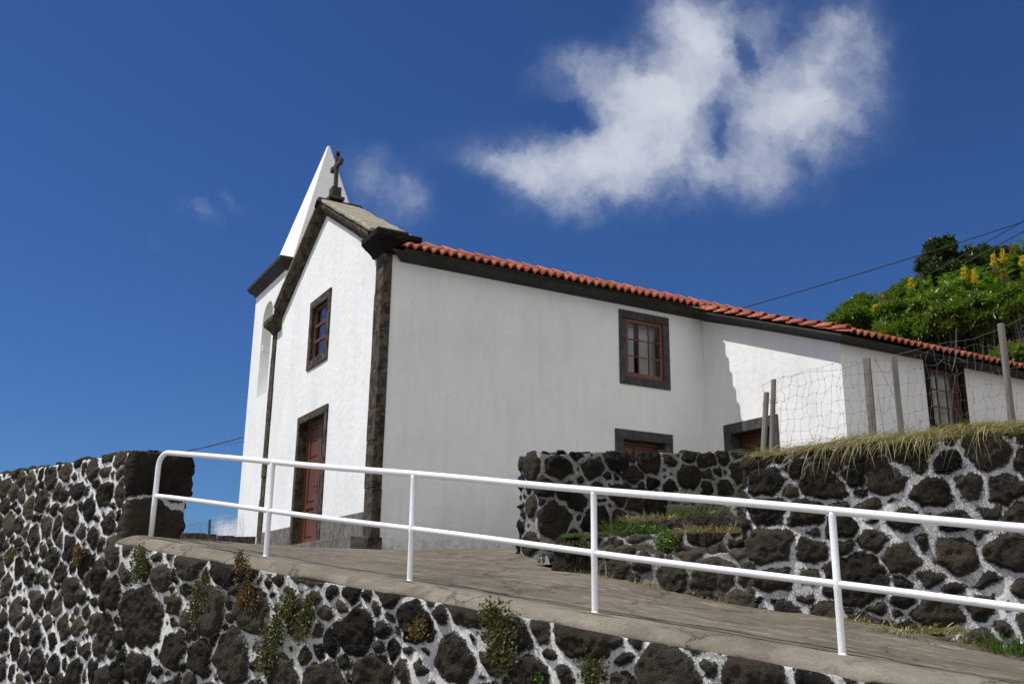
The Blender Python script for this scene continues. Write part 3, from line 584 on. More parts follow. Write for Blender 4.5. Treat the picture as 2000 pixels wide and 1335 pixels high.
def window(fn, a0, b0, a1, b1, d, cols, rows, mat='redwood_old', sash=0.06, bot=0.08, mid=(), bd=0.0):
    f = MB(); fbox(f, fn, a0, b0, d, a0+sash, b1, d+0.05); fbox(f, fn, a1-sash, b0, d, a1, b1, d+0.05); fbox(f, fn, a0+sash, b0, d, a1-sash, b0+bot, d+0.05); fbox(f, fn, a0+sash, b1-sash, d, a1-sash, b1, d+0.05)
    root = f.build('window', M[mat], ch, bevel=0.004)
    bar = MB(); A0, A1, B0, B1 = a0+sash, a1-sash, b0+bot, b1-sash
    for i in range(1, cols):
        x = A0+(A1-A0)*i/cols; fbox(bar, fn, x-0.011, B0, d+0.012+bd, x+0.011, B1, d+0.040)
    for j in range(1, rows):
        z = B0+(B1-B0)*j/rows; th = 0.032 if j in mid else 0.011; fbox(bar, fn, A0, z-th, d+(0.002 if j in mid else 0.014), A1, z+th, d+0.038)
    bar.build('glazing_bar', M[mat], root)
    g = MB(); g.add([fn(A0-0.005, B0-0.005, d+0.026), fn(A1+0.005, B0-0.005, d+0.026), fn(A1+0.005, B1+0.005, d+0.026), fn(A0-0.005, B1+0.005, d+0.026)], [(0, 1, 2, 3)]).build('pane', M['glass'], root)
    return root
# front door and window
surround('door_surround', *DO, 0.145, fr, 0.03, 0.16, sill=False)
door(fr, *DO, 0.165)
surround('window_surround', *WO, 0.17, fr, 0.03, 0.035)
window(fr, *WO, 0.038, 3, 3, 'redwood', 0.055, 0.06, mid=(1, 2), bd=0.008)
MB().box((0.55, 2.6, 3.7), (0.58, 3.9, 5.1)).build('window_backing', M['inside'], ch)  # dark panel behind the panes, its colour standing in for the unlit interior
# side door and window
surround('door_surround', *SD, 0.185, fs, 0.03, 0.20, 'basalt_grey', sill=False)
door(fs, *SD, 0.205)
surround('window_surround', *SW, 0.155, fs, 0.03, 0.06, 'basalt_grey')
window(fs, SW[0]+0.003, SW[1]+0.003, SW[2]-0.003, SW[3]-0.003, 0.005, 3, 3, 'redwood_old', 0.065, 0.09)
sh = MB(); sh.box((5.03, 0.24, 3.4), (5.40, 0.27, 4.62)).box((5.52, 0.24, 3.4), (5.93, 0.27, 4.62)); 
for x0 in (5.07, 5.23): sh.box((x0, 0.23, 3.5), (x0+0.13, 0.239, 4.45))
sh.build('shutter', M['whitewood'], ch)
MB().box((5.0, 0.45, 3.3), (5.95, 0.48, 4.7)).build('window_backing', M['inside'], ch)  # dark sheet that paints the room's shade behind the side window
# sacristy door and window
surround('door_surround', *AD, 0.2, fa, 0.03, 0.28, 'basalt_grey', sill=False)
door(fa, *AD, 0.285)
surround('window_surround', *AW, 0.12, fb, 0.03, 0.06, 'basalt_wet')
window(fb, AW[0], AW[1], AW[2], AW[3], 0.063, 3, 3, 'redwood', 0.05, 0.06)
MB().box((9.1, SY+0.22, 2.3), (10.2, SY+0.24, 3.55)).build('window_backing', M['whitewood'], ch)

# pilasters and plinth on the front
def rough_stack(name, x0, x1, y0, y1, z0, z1, n, seed, mat='basalt', jit=0.008):
    rs = random.Random(seed); mb = MB(); z = z0; hs = [rs.uniform(0.7, 1.4) for _ in range(n)]; k = (z1-z0)/sum(hs)
    for h in hs:
        j = [rs.uniform(-jit, jit) for _ in range(4)]; mb.box((x0+j[0], y0+j[1], z+0.003), (x1, y1+abs(j[2]), z+h*k-0.003)); z += h*k
    return mb.build(name, M[mat], ch, bevel=0.010)
rough_stack('pilaster', -0.03, 0.14, -0.03, 0.31, -0.3, 5.09, 8, 1)
rough_stack('pilaster', -0.03, 0.12, WY-0.30, WY+0.004, -0.3, 5.1, 8, 2)
MB().box((-0.07, -0.07, -0.3), (0.17, 0.30, 0.22)).build('pilaster_base', M['basalt'], ch, bevel=0.015)
for y0, y1 in ((0.315, 1.2), (1.205, 2.43), (4.23, 5.3), (5.305, WY-0.31)): MB().box((-0.02, y0, -0.3), (0.05, y1-0.004, 0.64)).build('plinth', M['plinth'], ch, bevel=0.008)
for y0, y1 in ((-0.02, 0.8), (0.805, 1.7), (1.705, 2.7), (2.705, 3.6), (3.605, 4.4)): MB().box((-0.34, y0, -0.4), (-0.025, y1-0.006, 0.225)).build('doorstep', M['plinth'], ch, bevel=0.012)

# gable parapet with projecting cornice. profile: (out from front, height normal to slope)
def rake_pt(side, t):   # t: 0 at apex, 1 at foot
    y = 3.3-side*(-1)*0
    return y
gs = 0.56
def rake_frame(y):      # z of wall edge line under cornice
    return 6.86-abs(y-3.3)*gs
def cornice_rake(yA, yB, name, mat):
    prof = [(0.02, -0.02), (-0.05, -0.01), (-0.07, 0.05), (-0.13, 0.09), (-0.17, 0.16), (-0.17, 0.26), (0.02, 0.27)]
    mb = MB(); ys = np.linspace(yA, yB, 9); jj = random.Random(5)
    frames = [(lambda p, y=y, w=jj.uniform(-0.006, 0.006): (p[0]+w, y, rake_frame(y)+p[1]*1.08+w)) for y in ys]
    mb.sweep(prof, frames); return mb.build(name, mat, ch)
cornice_rake(3.3, 0.42, 'gable_cornice', M['basalt']); cornice_rake(3.302, 6.16, 'gable_cornice', M['basalt'])
# parapet body and capping slabs
plate('parapet', [(0.30, 4.98), (WY-0.3, 4.98), (WY-0.3, rake_frame(WY-0.3)+0.25), (3.3, 7.08), (0.30, rake_frame(0.3)+0.25)], [], 0.60, lambda a, b, d: (0.025+d, a, b), M['basalt_wet'])
def cap(yA, yB, mat, lift=0.285):
    mb = MB(); N_ = 14; ys = np.linspace(yA, yB, N_+1); rs = random.Random(3)
    frames = []
    for y in ys:
        w = rs.uniform(-0.008, 0.008); frames.append(lambda p, y=y, w=w: (p[0]+w*2*(1 if p[0] > 0.3 else 0.3), y, rake_frame(y)+lift+p[1]+w))
    mb.sweep([(-0.20, -0.01), (-0.20, 0.035), (-0.16, 0.055), (0.62, 0.055), (0.66, 0.03), (0.66, -0.01)], frames); return mb.build('gable_cap', mat, ch)
cap(3.24, 0.25, M['capstone']); cap(3.36, 6.1, M['capstone'])
# apex stone
MB().prism([(3.10, 7.02), (3.3, 7.10), (3.50, 7.02), (3.48, 7.10), (3.40, 7.17), (3.3, 7.19), (3.20, 7.17), (3.12, 7.10)], lambda p: (-0.22, p[0], p[1]), lambda p: (0.70, p[0], p[1])).build('ridge_stone', M['basalt_wet'], ch, bevel=0.02)
# kneelers
def kneeler(y0, y1, z, sgn, mat, k=1.0):
    rings = [(0.02, 0.0), (0.045, 0.05), (0.10, 0.10), (0.17, 0.15), (0.225, 0.20), (0.24, 0.22), (0.245, 0.31), (0.20, 0.36)]
    vs = []; fs = []
    for w, h in rings:
        w *= k; lo, hi = (y0-w, y1) if sgn < 0 else (y0, y1+w); vs += [(-0.03-w, lo, z+h), (0.32, lo, z+h), (0.32, hi, z+h), (-0.03-w, hi, z+h)]
    for i in range(len(rings)-1):
        for q in range(4): fs.append((i*4+q, i*4+(q+1) % 4, i*4+4+(q+1) % 4, i*4+4+q))
    fs += [(3, 2, 1, 0), tuple(len(vs)-4+q for q in range(4))]
    return MB().add(vs, fs).build('kneeler', mat, ch, bevel=0.008)
kneeler(-0.03, 0.44, 4.98, -1, M['basalt_wet']); kneeler(6.02, WY+0.0, 5.08, 1, M['basalt'], 0.75)
MB().box((0.20, -0.16, 5.24), (0.62, 0.30, 5.33)).build('kneeler_slab', M['basalt_wet'], ch, bevel=0.01)
# cross on the apex
cx, cy, cz = 0.14, 3.30, 7.20
cr = MB(); cr.box((cx-0.16, cy-0.17, cz-0.02), (cx+0.16, cy+0.17, cz+0.05)).box((cx-0.10, cy-0.11, cz+0.05), (cx+0.10, cy+0.11, cz+0.27)).box((cx-0.038, cy-0.04, cz+0.27), (cx+0.038, cy+0.04, cz+1.06))
cr.box((cx-0.038, cy-0.25, cz+0.74), (cx+0.038, cy-0.04, cz+0.82)).box((cx-0.038, cy+0.04, cz+0.74), (cx+0.038, cy+0.25, cz+0.82))
for yy, zz in ((cy-0.25, cz+0.78), (cy+0.25, cz+0.78), (cy, cz+1.04)): cr.box((cx-0.044, yy-0.04, zz-0.058), (cx+0.044, yy+0.04, zz+0.058))
cr.build('cross', M['basalt_grey'], ch, bevel=0.01)

# side cornice (dark painted) and sacristy cornices
CP = [(0.02, 0.0), (-0.03, 0.0), (-0.09, 0.07), (-0.16, 0.13), (-0.25, 0.19), (-0.28, 0.21), (-0.28, 0.26), (-0.22, 0.28), (0.02, 0.28)]
MB().sweep(CP, [lambda p: (0.31+p[0], p[0], 4.875+p[1]*0.38), lambda p: (SX+p[0], p[0], 4.875+p[1]*0.38)]).build('eave_cornice', M['darkpaint'], ch)
# rake of the lean-to: profile out in -X, running down along -Y, mitred at the corner
sl = (4.89-3.59)/3.49; CS = [(a, b*0.62) for a, b in CP]
def ck(p, y, z): return (SX+p[0], y, z+p[1])
mb = MB(); mb.sweep(CS, [lambda p: ck(p, -0.005, 4.89), lambda p: ck(p, SY+p[0], 3.59+sl*p[0])]); mb.build('rake_cornice', M['darkpaint'], ch)
MB().sweep(CS, [lambda p: (SX+p[0], SY+p[0], 3.59+sl*p[0]+p[1]), lambda p: (NX, SY+p[0], 3.59+sl*p[0]+p[1])]).build('eave_cornice', M['darkpaint'], ch)

# tiled roofs: rows of corrugated tiles, each row lapping the one below
def roof(name, x0, x1, ye, ze, yr, zr, pitch=0.168, rowlen=0.36, seed=1):
    L = math.hypot(yr-ye, zr-ze); cy_, cz_ = (yr-ye)/L, (zr-ze)/L; nr = int(round(L/rowlen)); rl_ = L/nr
    xs = np.arange(x0, x1, pitch/12); ph = (xs-x0)/pitch; c = np.abs(((ph+0.0) % 1.0)-0.5)*2   # 0 crest 1 trough
    cc_ = np.cos(math.pi*c); h = 0.036*np.sign(cc_)*np.abs(cc_)**0.65
    rs = np.random.RandomState(seed); ti = ph.astype(int); ims = []
    V = []; T_ = []; F = []; n = len(xs); k = 0
    for r in range(nr):
        d0 = r*rl_-0.04; d1 = (r+1)*rl_+0.02; tone = rs.rand(ti.max()+2)[ti]; jz = (rs.rand(ti.max()+2)[ti]-0.5)*0.008; jd = (rs.rand(ti.max()+2)[ti]-0.5)*0.018
        for (d, off) in ((d0+0.006, 0.006), (d0, 0.018), (d0, 0.044), (d1, 0.004)):
            dd = d+jd; off_ = off+jz
            V.append(np.stack([xs, ye+cy_*dd-cz_*(h+off_), ze+cz_*dd+cy_*(h+off_)], -1)); T_.append(tone)
        b = r*4*n
        for j in range(3):
            i = np.arange(n-1)+b+j*n; F.append(np.stack([i, i+1, i+1+n, i+n], -1))
        # underside of the lowest row so the hollows read dark
    V = np.concatenate(V); T_ = np.concatenate(T_); F = np.concatenate(F)
    me = bpy.data.meshes.new(name); me.from_pydata(V.tolist(), [], F.tolist()); at = me.attributes.new('tone', 'FLOAT', 'POINT'); at.data.foreach_set('value', T_.astype(np.float32))
    me.update(); me.polygons.foreach_set('use_smooth', [True]*len(me.polygons)); return link(name, me, M['tile'], ch)
def barrels(name, pts, r, ln, seed, updir=Vector((0, 0, 1)), mat='tile', a0=-0.05, a1=math.pi+0.05, st=0.0):
    """half-round tiles laid end over end from pts[0] to pts[1]"""
    a, b = Vector(pts[0]), Vector(pts[1]); L = (b-a).length; d = (b-a)/L; n = int(round(L/ln)); ln = L/n; side = d.cross(updir).normalized(); u_ = side.cross(d).normalized(); rs = random.Random(seed)
    V = []; F = []; T_ = []
    for i in range(n):
        p0 = a+d*(i*ln-0.03); p1 = a+d*((i+1)*ln+0.03); tn = rs.random(); K = 9; b0 = len(V); w = Vector((rs.uniform(-.004, .004), rs.uniform(-.004, .004), 0))
        for (p, rr, lf) in ((p0, r-0.014, 0.030+st), (p0, r+0.006, 0.030+st), (p1, r*0.84, -0.006-st)):
            for k in range(K):
                t = a0+(a1-a0)*k/(K-1); V.append(p+w+u_*lf+side*math.cos(t)*rr+u_*math.sin(t)*rr); T_.append(tn)
        for j in range(2):
            for k in range(K-1): F.append((b0+j*K+k, b0+j*K+k+1, b0+(j+1)*K+k+1, b0+(j+1)*K+k))
    me = bpy.data.meshes.new(name); me.from_pydata([tuple(v) for v in V], [], F); at = me.attributes.new('tone', 'FLOAT', 'POINT'); at.data.foreach_set('value', np.array(T_, np.float32)); me.update()
    me.polygons.foreach_set('use_smooth', [True]*len(me.polygons)); return link(name, me, M[mat], ch)
EZ = 5.035; RZ = 6.53
roof('roof', 0.22, 6.75, -0.37, EZ, 3.3, RZ, seed=4)
roof('roof', 6.75, NX+0.1, -0.0, EZ+0.37*0.4074, 3.3, RZ, seed=5)
MB().add([(0.2, WY+0.3, EZ), (NX+0.1, WY+0.3, EZ), (NX+0.1, 3.3, RZ), (0.2, 3.3, RZ)], [(0, 1, 2, 3)]).build('roof', M['tile'], ch)
MB().add([(0.4, -0.26, EZ-0.02), (SX+0.2, -0.26, EZ-0.02), (SX+0.2, 3.3, RZ-0.07), (0.4, 3.3, RZ-0.07)], [(0, 1, 2, 3)]).build('roof_lining', M['darkpaint'], ch)
barrels('ridge_tile', [(0.62, 3.3, RZ+0.045), (NX+0.1, 3.3, RZ+0.045)], 0.095, 0.40, 2)
# lean-to roof
ys, zs = SY-0.34, 3.59+0.235-0.34*sl; zt = 4.89+0.235
roof('sacristy_roof', SX-0.13, NX+0.1, ys, zs, 0.0, zt+0.02, seed=8)
MB().add([(SX-0.1, ys+0.06, zs-0.035), (NX+0.1, ys+0.06, zs-0.035), (NX+0.1, 0, zt-0.045), (SX-0.1, 0, zt-0.045)], [(0, 1, 2, 3)]).build('roof_lining', M['darkpaint'], ch)
barrels('verge_tile', [(SX-0.24, ys-0.03, zs-0.01), (SX-0.24, -0.40, zt-0.02-0.40*sl)], 0.070, 0.33, 3, st=0.014)

# belfry
TY0, TY1, TD = 6.603, 9.10, 2.45
K_ = 16; yc_ = 7.83; rad = 0.43; arch = [(7.40, 3.93), (8.26, 3.93)]+[(yc_+rad*math.cos(t), 5.82+rad*math.sin(t)) for t in np.linspace(0, math.pi, K_)]
bf = plate('belfry', [(TY0, -0.4), (TY1, -0.4), (TY1, 6.70), (TY0, 6.70)], [arch], 0.5, lambda a, b, d: (TX+d, a, b), M['plaster'])
bb = MB().box((TX+0.502, TY0, -0.4), (TX+TD, TY0+0.3, 6.70)).box((TX+0.502, TY1-0.3, -0.4), (TX+TD, TY1, 6.70)).box((TX+TD-0.3, TY0+0.302, -0.4), (TX+TD-0.002, TY1-0.302, 6.70)).box((TX+0.75, TY0+0.302, 3.5), (TX+TD-0.302, TY1-0.302, 3.6)); bb.build('belfry_walls', M['plaster'], ch)
MB().box((TX+0.505, TY0+0.302, 3.7), (TX+0.56, TY1-0.302, 6.69)).build('niche_back', M['plaster'], ch)
for a_, b_ in ((8.19, 8.27), (7.39, 7.47)): MB().box((TX+0.03, a_, 5.10), (TX+0.5, b_, 5.24)).build('impost', M['plaster'], ch, bevel=0.01)
cp = [(0.0, 0.0), (0.03, 0.0), (0.06, 0.06), (0.12, 0.10), (0.18, 0.17), (0.20, 0.20), (0.20, 0.27), (0.0, 0.33)]
xm, ym = TX+TD/2, (TY0+TY1)/2
def fr4(sx_, sy_): return lambda p: (xm+sx_*(TD/2+p[0]), ym+sy_*((TY1-TY0)/2+p[0]), 6.70-0.005+p[1])
mb = MB(); mb.sweep(cp, [fr4(-1, -1), fr4(-1, 1), fr4(1, 1), fr4(1, -1), fr4(-1, -1)], cap=False); mb.build('belfry_cornice', M['darkpaint'], ch)
MB().box((TX, TY0, 6.69), (TX+TD, TY1, 7.0)).build('belfry_top', M['plaster'], ch)
hb = 1.06; spz = 6.95
sp = MB(); sp.add([(xm-hb, ym-hb, spz), (xm+hb, ym-hb, spz), (xm+hb, ym+hb, spz), (xm-hb, ym+hb, spz), (xm-0.03, ym-0.03, 10.70), (xm+0.03, ym-0.03, 10.70), (xm+0.03, ym+0.03, 10.70), (xm-0.03, ym+0.03, 10.70)],
       [(3, 2, 1, 0), (0, 1, 5, 4), (1, 2, 6, 5), (2, 3, 7, 6), (3, 0, 4, 7), (4, 5, 6, 7)]); sp.build('spire', M['plaster'], ch, bevel=0.02)

# ------------------------------------------------------------------ leaves
def leaf_mesh(name, leaves, mat, parent=None, seg=1, fold=0.25):
    """leaves: arrays base(N,3), dir(N,3), up(N,3), length(N), width(N), tone(N), droop(N)"""
    B, D, Uv, L, W, T_, Dr = leaves; N = len(L); D = D/np.linalg.norm(D, axis=1)[:, None]; S = np.cross(D, Uv); S /= np.linalg.norm(S, axis=1)[:, None]+1e-9; Nn = np.cross(S, D)
    rows = seg+1 if seg > 1 else 0
    if seg == 1:
        mid = B+D*(L*0.45)[:, None]
        V = np.stack([B, mid+S*(W/2)[:, None]+Nn*(W*fold)[:, None], B+D*L[:, None]-Nn*(L*Dr)[:, None], mid-S*(W/2)[:, None]+Nn*(W*fold)[:, None]], 1)
        k = 4; f = np.array([[0, 1, 2], [0, 2, 3]])
    else:
        ts = np.linspace(0, 1, seg+1); parts = []
        for t in ts:
            w = W*(math.sin(math.pi*min(1, 0.08+t*0.92))**0.7)*0.5; c = B+D*(L*t)[:, None]-np.array([0, 0, 1.0])*(L*Dr*t*t)[:, None]
            parts += [c+S*w[:, None]+Nn*(w*fold*2)[:, None], c, c-S*w[:, None]+Nn*(w*fold*2)[:, None]]
        V = np.stack(parts, 1); k = V.shape[1]; f = []
        for i in range(seg):
            a = i*3; f += [[a, a+3, a+4], [a, a+4, a+1], [a+1, a+4, a+5], [a+1, a+5, a+2]]
        f = np.array(f)
    F = (np.arange(N)[:, None, None]*k+f[None]).reshape(-1, 3); V = V.reshape(-1, 3)
    me = bpy.data.meshes.new(name); me.vertices.add(len(V)); me.vertices.foreach_set('co', V.reshape(-1).astype(np.float32)); me.loops.add(F.size); me.loops.foreach_set('vertex_index', F.reshape(-1).astype(np.int32))
    me.polygons.add(len(F)); me.polygons.foreach_set('loop_start', np.arange(0, F.size, 3, dtype=np.int32)); me.update(calc_edges=True)
    at = me.attributes.new('tone', 'FLOAT', 'POINT'); at.data.foreach_set('value', np.repeat(T_, k).astype(np.float32)); return link(name, me, mat, parent)
def unit(rs, n):
    v = rs.normal(size=(n, 3)); return v/np.linalg.norm(v, axis=1)[:, None]
def shrub(name, label, cat, c, rad, n, mat, seed, ll=0.15, lw=0.045, base_z=None, group=None, clumps=26, droop=0.15, tone=0.0):
    c = np.array(c, float); rad = np.array(rad, float); rs = np.random.RandomState(seed); bz = base_z if base_z is not None else c[2]-rad[2]
    root = thing(name, label, cat, (c[0], c[1], bz), group)
    # twig ends on an uneven shell, each a rosette of leaves
    nt = n//12; cl = unit(rs, clumps)*rad*(0.45+0.45*rs.rand(clumps, 1)); cr_ = rad.min()*(0.28+0.3*rs.rand(clumps)); which = rs.randint(clumps, size=nt)
    d = unit(rs, nt); d[:, 2] = np.abs(d[:, 2])*0.9+d[:, 2]*0.1; tips = c+cl[which]+d*(cr_[which]*(0.65+0.4*rs.rand(nt)))[:, None]
    outd = d*0.6+np.array([0, 0, 0.5])+rs.normal(size=(nt, 3))*0.3; ct = rs.rand(clumps)[which]
    rep = 9; tip = np.repeat(tips, rep, 0); od = np.repeat(outd, rep, 0); N = len(tip)
    dirs = unit(rs, N)*0.95+od/np.linalg.norm(od, axis=1)[:, None]*0.75; B = tip-od*0.02+rs.normal(size=(N, 3))*0.03
    ll *= 1.3; lw *= 1.35; L = ll*(0.6+0.7*rs.rand(N)); tn = np.clip(0.15+0.45*np.repeat(ct, rep)+0.45*rs.rand(N)*rs.rand(N)+0.1*rs.rand(N)+tone, 0, 1)
    leaf_mesh('foliage', (B, dirs, unit(rs, N)*0.5+np.array([0, 0, 1.0]), L, lw*(0.7+0.6*rs.rand(N)), tn, np.full(N, droop)), mat, root)
    mb = MB()
    for k in range(min(clumps, 9)):
        e = Vector(c+cl[k]); b = Vector((c[0], c[1], bz-0.1)); m = b.lerp(e, 0.5)+Vector((RNG.uniform(-.15, .15), RNG.uniform(-.15, .15), 0.1)); mb.tube([b, m, e], [0.05, 0.03, 0.012], 6)
    mb.build('trunk', M['bark'], root, True)
    return root
def at(px, py, depth):
    r = fwd+rt*((px-1000)/FPX)-up*((py-667.5)/FPX); f2 = Vector((math.cos(YAW), math.sin(YAW), 0)); return CAM+r*(depth/(r.x*f2.x+r.y*f2.y))
def shrub_at(px, py, depth, rpx, name, label, cat, n, mat, seed, **k):
    c = at(px, py, depth); m = depth/FPX; g = float(terr(np.array(c.x), np.array(c.y))); return shrub(name, label, cat, c, (rpx[0]*m, rpx[0]*m*0.9, rpx[1]*m), n, mat, seed, base_z=min(g, c.z-rpx[1]*m*0.9), **k)
shrub_at(1840, 497, 28.5, (34, 30), 'tree', 'small dark round-headed tree rising highest behind the flowering hillside', 'tree', 9000, M['darktree'], 51, ll=0.11, lw=0.04)
shrub_at(1812, 526, 28, (24, 24), 'tree', 'low dark leafy tree just left of the round-headed one on the hillside', 'tree', 5000, M['darktree'], 52, ll=0.11, lw=0.04)
shrub_at(1912, 505, 28, (40, 26), 'tree', 'dark low tree crown behind the yellow flower spikes, near the cables', 'tree', 5000, M['darktree'], 53, ll=0.12, lw=0.045)
shrub_at(1690, 622, 25.8, (46, 40), 'shrub', 'leftmost green shrub peeping over the tiled roof end', 'shrub', 11000, M['shrub'], 54, ll=0.15, lw=0.04, tone=0.08)
shrub_at(1640, 632, 26.5, (20, 12), 'shrub', 'tiny tuft of leaves showing at the far left of the hillside greenery', 'shrub', 1500, M['ginger'], 55, ll=0.2, lw=0.06)
shrub_at(1760, 640, 24.0, (50, 52), 'shrub', 'dark glossy shrub above the roof edge left of the fence stakes', 'shrub', 12000, M['shrub'], 56, ll=0.14, lw=0.035)
shrub_at(1830, 630, 23.0, (52, 58), 'shrub', 'bright yellow-green glossy shrub in the middle of the hillside above the roof', 'shrub', 16000, M['shrub'], 57, ll=0.15, lw=0.038, tone=0.1)
shrub_at(1905, 655, 22.5, (46, 60), 'shrub', 'dense glossy shrub directly above the small end window', 'shrub', 13000, M['shrub'], 58, ll=0.14, lw=0.036)
shrub_at(1965, 620, 22.5, (56, 70), 'shrub', 'large glossy narrow-leaved shrub behind the tall leaning stake', 'shrub', 18000, M['shrub'], 59, ll=0.15, lw=0.036, tone=-0.03)
shrub_at(2045, 600, 22.5, (60, 90), 'shrub', 'glossy shrub cut by the right edge of the view', 'shrub', 14000, M['shrub'], 60, ll=0.15, lw=0.038)
shrub_at(1990, 694, 20.6, (46, 16), 'shrub', 'pale green low shrub just over the tiles at the right edge', 'shrub', 2600, M['ginger'], 61, ll=0.16, lw=0.07, tone=0.35)
shrub_at(1860, 560, 26.5, (95, 42), 'shrub', 'broad dark undergrowth beneath the ginger flowers on the hillside', 'shrub', 16000, M['darktree'], 62, ll=0.16, lw=0.05)
shrub_at(1960, 540, 27, (80, 55), 'shrub', 'dark undergrowth below the topmost yellow spikes', 'shrub', 13000, M['darktree'], 63, ll=0.16, lw=0.05)
def ginger(px, py, depth, h, label, flower, seed, lean=0.0, nst=3):
    """ginger lily: leafy canes with long arching leaves; the top of the tallest cane at the given place"""
    top = at(px, py, depth); rs = np.random.RandomState(seed); root = thing('ginger_plant', label, 'ginger plant', (top.x, top.y, top.z-h), 'ginger plants on the hillside')
    Bs, Ds, Us, Ls, Ws, Ts, Dr = [], [], [], [], [], [], []; mb = MB()
    for k in range(nst):
        off = Vector((rs.uniform(-.25, .25), rs.uniform(-.25, .25), 0)) if k else Vector((0, 0, 0)); hh = h*(1 if k == 0 else rs.uniform(0.7, 0.95)); tp = top+off+Vector((0, 0, hh-h)); bt = Vector((top.x, top.y, top.z-h))+off*0.4
        mb.tube([bt, bt.lerp(tp, 0.5)+Vector((lean*.1, 0, 0)), tp], [0.014, 0.011, 0.006], 5); a = rs.uniform(0, math.pi)
        nl = int(hh/0.075)
        for i in range(nl):
            t = 0.15+0.85*i/nl; p = bt.lerp(tp, t); s_ = 1 if i % 2 else -1; an = a+rs.uniform(-.35, .35); dd = Vector((math.cos(an)*s_, math.sin(an)*s_, 0.35+0.5*t))
            Bs.append(p); Ds.append(dd); Us.append((0, 0, 1)); Ls.append(rs.uniform(0.40, 0.55)*(1.0-0.35*max(0, t-0.8)/0.2)); Ws.append(rs.uniform(0.09, 0.13)); Ts.append(rs.uniform(0.1, 0.9)); Dr.append(rs.uniform(0.2, 0.5))
    leaf_mesh('foliage', tuple(np.array(x, float) for x in (Bs, Ds, Us, Ls, Ws, Ts, Dr)), M['ginger'], root, seg=4, fold=0.18); mb.build('cane', M['ginger'], root, True)
    if flower:
        N = 150; z = rs.rand(N)**1.2*rs.uniform(0.28, 0.40); an = rs.rand(N)*6.283; r0 = 0.02; B = np.array(top)+np.stack([np.cos(an)*r0, np.sin(an)*r0, z-0.02], -1)
        D = np.stack([np.cos(an), np.sin(an), 0.35+rs.rand(N)*0.5], -1); w = 0.7+0.5*(1-np.abs(z/0.36-0.35))
        leaf_mesh('flower_spike', (B, D, unit(rs, N), 0.095*w*(0.35+0.9*rs.rand(N))*(1.15-z/0.5), np.full(N, 0.032), rs.rand(N), np.full(N, 0.1)), M[flower], root)
    return root
for i, (px, py, dp, fl, lab) in enumerate((
        (1960, 512, 23.4, 'yellow', 'ginger with the largest yellow flower spike, near the top right of the hillside'),
        (1943, 520, 23.8, 'yellow', 'yellow-flowered ginger just left of the largest spike'),
        (1946, 538, 23.2, 'brownfl', 'ginger with a withered brown spike hanging below the largest yellow one'),
        (1905, 552, 23.4, 'yellow', 'ginger with a full yellow spike standing in the middle of the hillside'),
        (1884, 546, 23.8, 'yellow', 'ginger with a slim yellow spike left of the full middle one'),
        (1780, 565, 24.6, 'yellow', 'yellow-flowered ginger on the sloping skyline below the dark tree'),
        (1724, 598, 25.0, 'brownfl', 'ginger with a faded buff spike near the left of the hillside'),
        (1711, 614, 25.0, 'yellow', 'small ginger with a dull yellow spike lowest on the left'),
        (1897, 600, 22.7, 'yellow', 'ginger with a ragged yellow spike lower in the glossy shrubs'),
        (1964, 552, 23.0, 'brownfl', 'ginger with a dry brown spike right of the middle yellow one'),
        (1998, 520, 23.0, 'yellow', 'yellow-flowered ginger at the right edge of the view'),
        (1980, 500, 23.6, 'brownfl', 'ginger with a pale spent spike beside the largest yellow one'),
        (1932, 586, 22.9, 'brownfl', 'ginger with a spent brown spike above the glossy shrubs'))):
    ginger(px, py, dp-0.6, 1.5, lab, fl, 100+i)
LG = [(1800, 590, 24.0), (1820, 560, 24.6), (1850, 570, 24.0), (1872, 545, 24.6), (1745, 610, 24.6), (1765, 600, 24.4), (1920, 560, 23.6), (1845, 535, 25.2), (1935, 545, 23.4), (1990, 560, 23.0), (1890, 525, 25.2), (1920, 518, 25.0), (1812, 545, 25.2), (1975, 535, 24.2),
      (1835, 590, 23.4), (1860, 598, 23.2), (1785, 585, 24.8), (1700, 610, 25.6), (1998, 470, 23.0), (1990, 482, 23.3)]
LG += [(1795, 560, 24.6), (1905, 525, 23.8), (1860, 530, 24.4), (1830, 560, 24.0), (1755, 588, 24.8), (1880, 548, 23.8), (1965, 500, 23.6)]
for i, (px, py, dp) in enumerate(LG): ginger(px, py, dp-0.4, 1.15, 'leafy ginger without flowers among the hillside greenery', None, 200+i, nst=4)

for i, (px, py, dp, rx, ry, mt, lab) in enumerate(((1668, 628, 25.2, 34, 26, 'shrub', 'fine-leaved shrub filling the corner between roof end and hillside'),
        (1730, 612, 25.2, 40, 30, 'shrub', 'light green shrub on the sloping skyline above the roof'), (1785, 580, 25.4, 42, 34, 'shrub', 'yellow-green shrub on the skyline under the dark tree'),
        (1880, 600, 23.6, 60, 45, 'shrub', 'sunlit shrub below the middle yellow spikes'), (1745, 660, 23.6, 40, 26, 'shrub', 'low dark shrub just over the roof tiles left of the middle one'))):
    shrub_at(px, py, dp, (rx, ry), 'shrub', lab, 'shrub', 9000, M[mt], 80+i, ll=0.14, lw=0.04, tone=0.12)
for i, (px, py, dp, rx, ry, lab) in enumerate(((1850, 622, 21.6, 46, 34, 'shiny narrow-leaved shrub nearest the roof between the two middle stakes'), (1925, 622, 21.2, 48, 40, 'shiny narrow-leaved shrub left of the tall leaning stake, over the small window'),
        (1985, 600, 21.0, 44, 48, 'shiny narrow-leaved shrub right of the tall leaning stake'))):
    shrub_at(px, py, dp, (rx, ry), 'shrub', lab, 'shrub', 10000, M['shrub'], 90+i, ll=0.125, lw=0.03, tone=0.0)
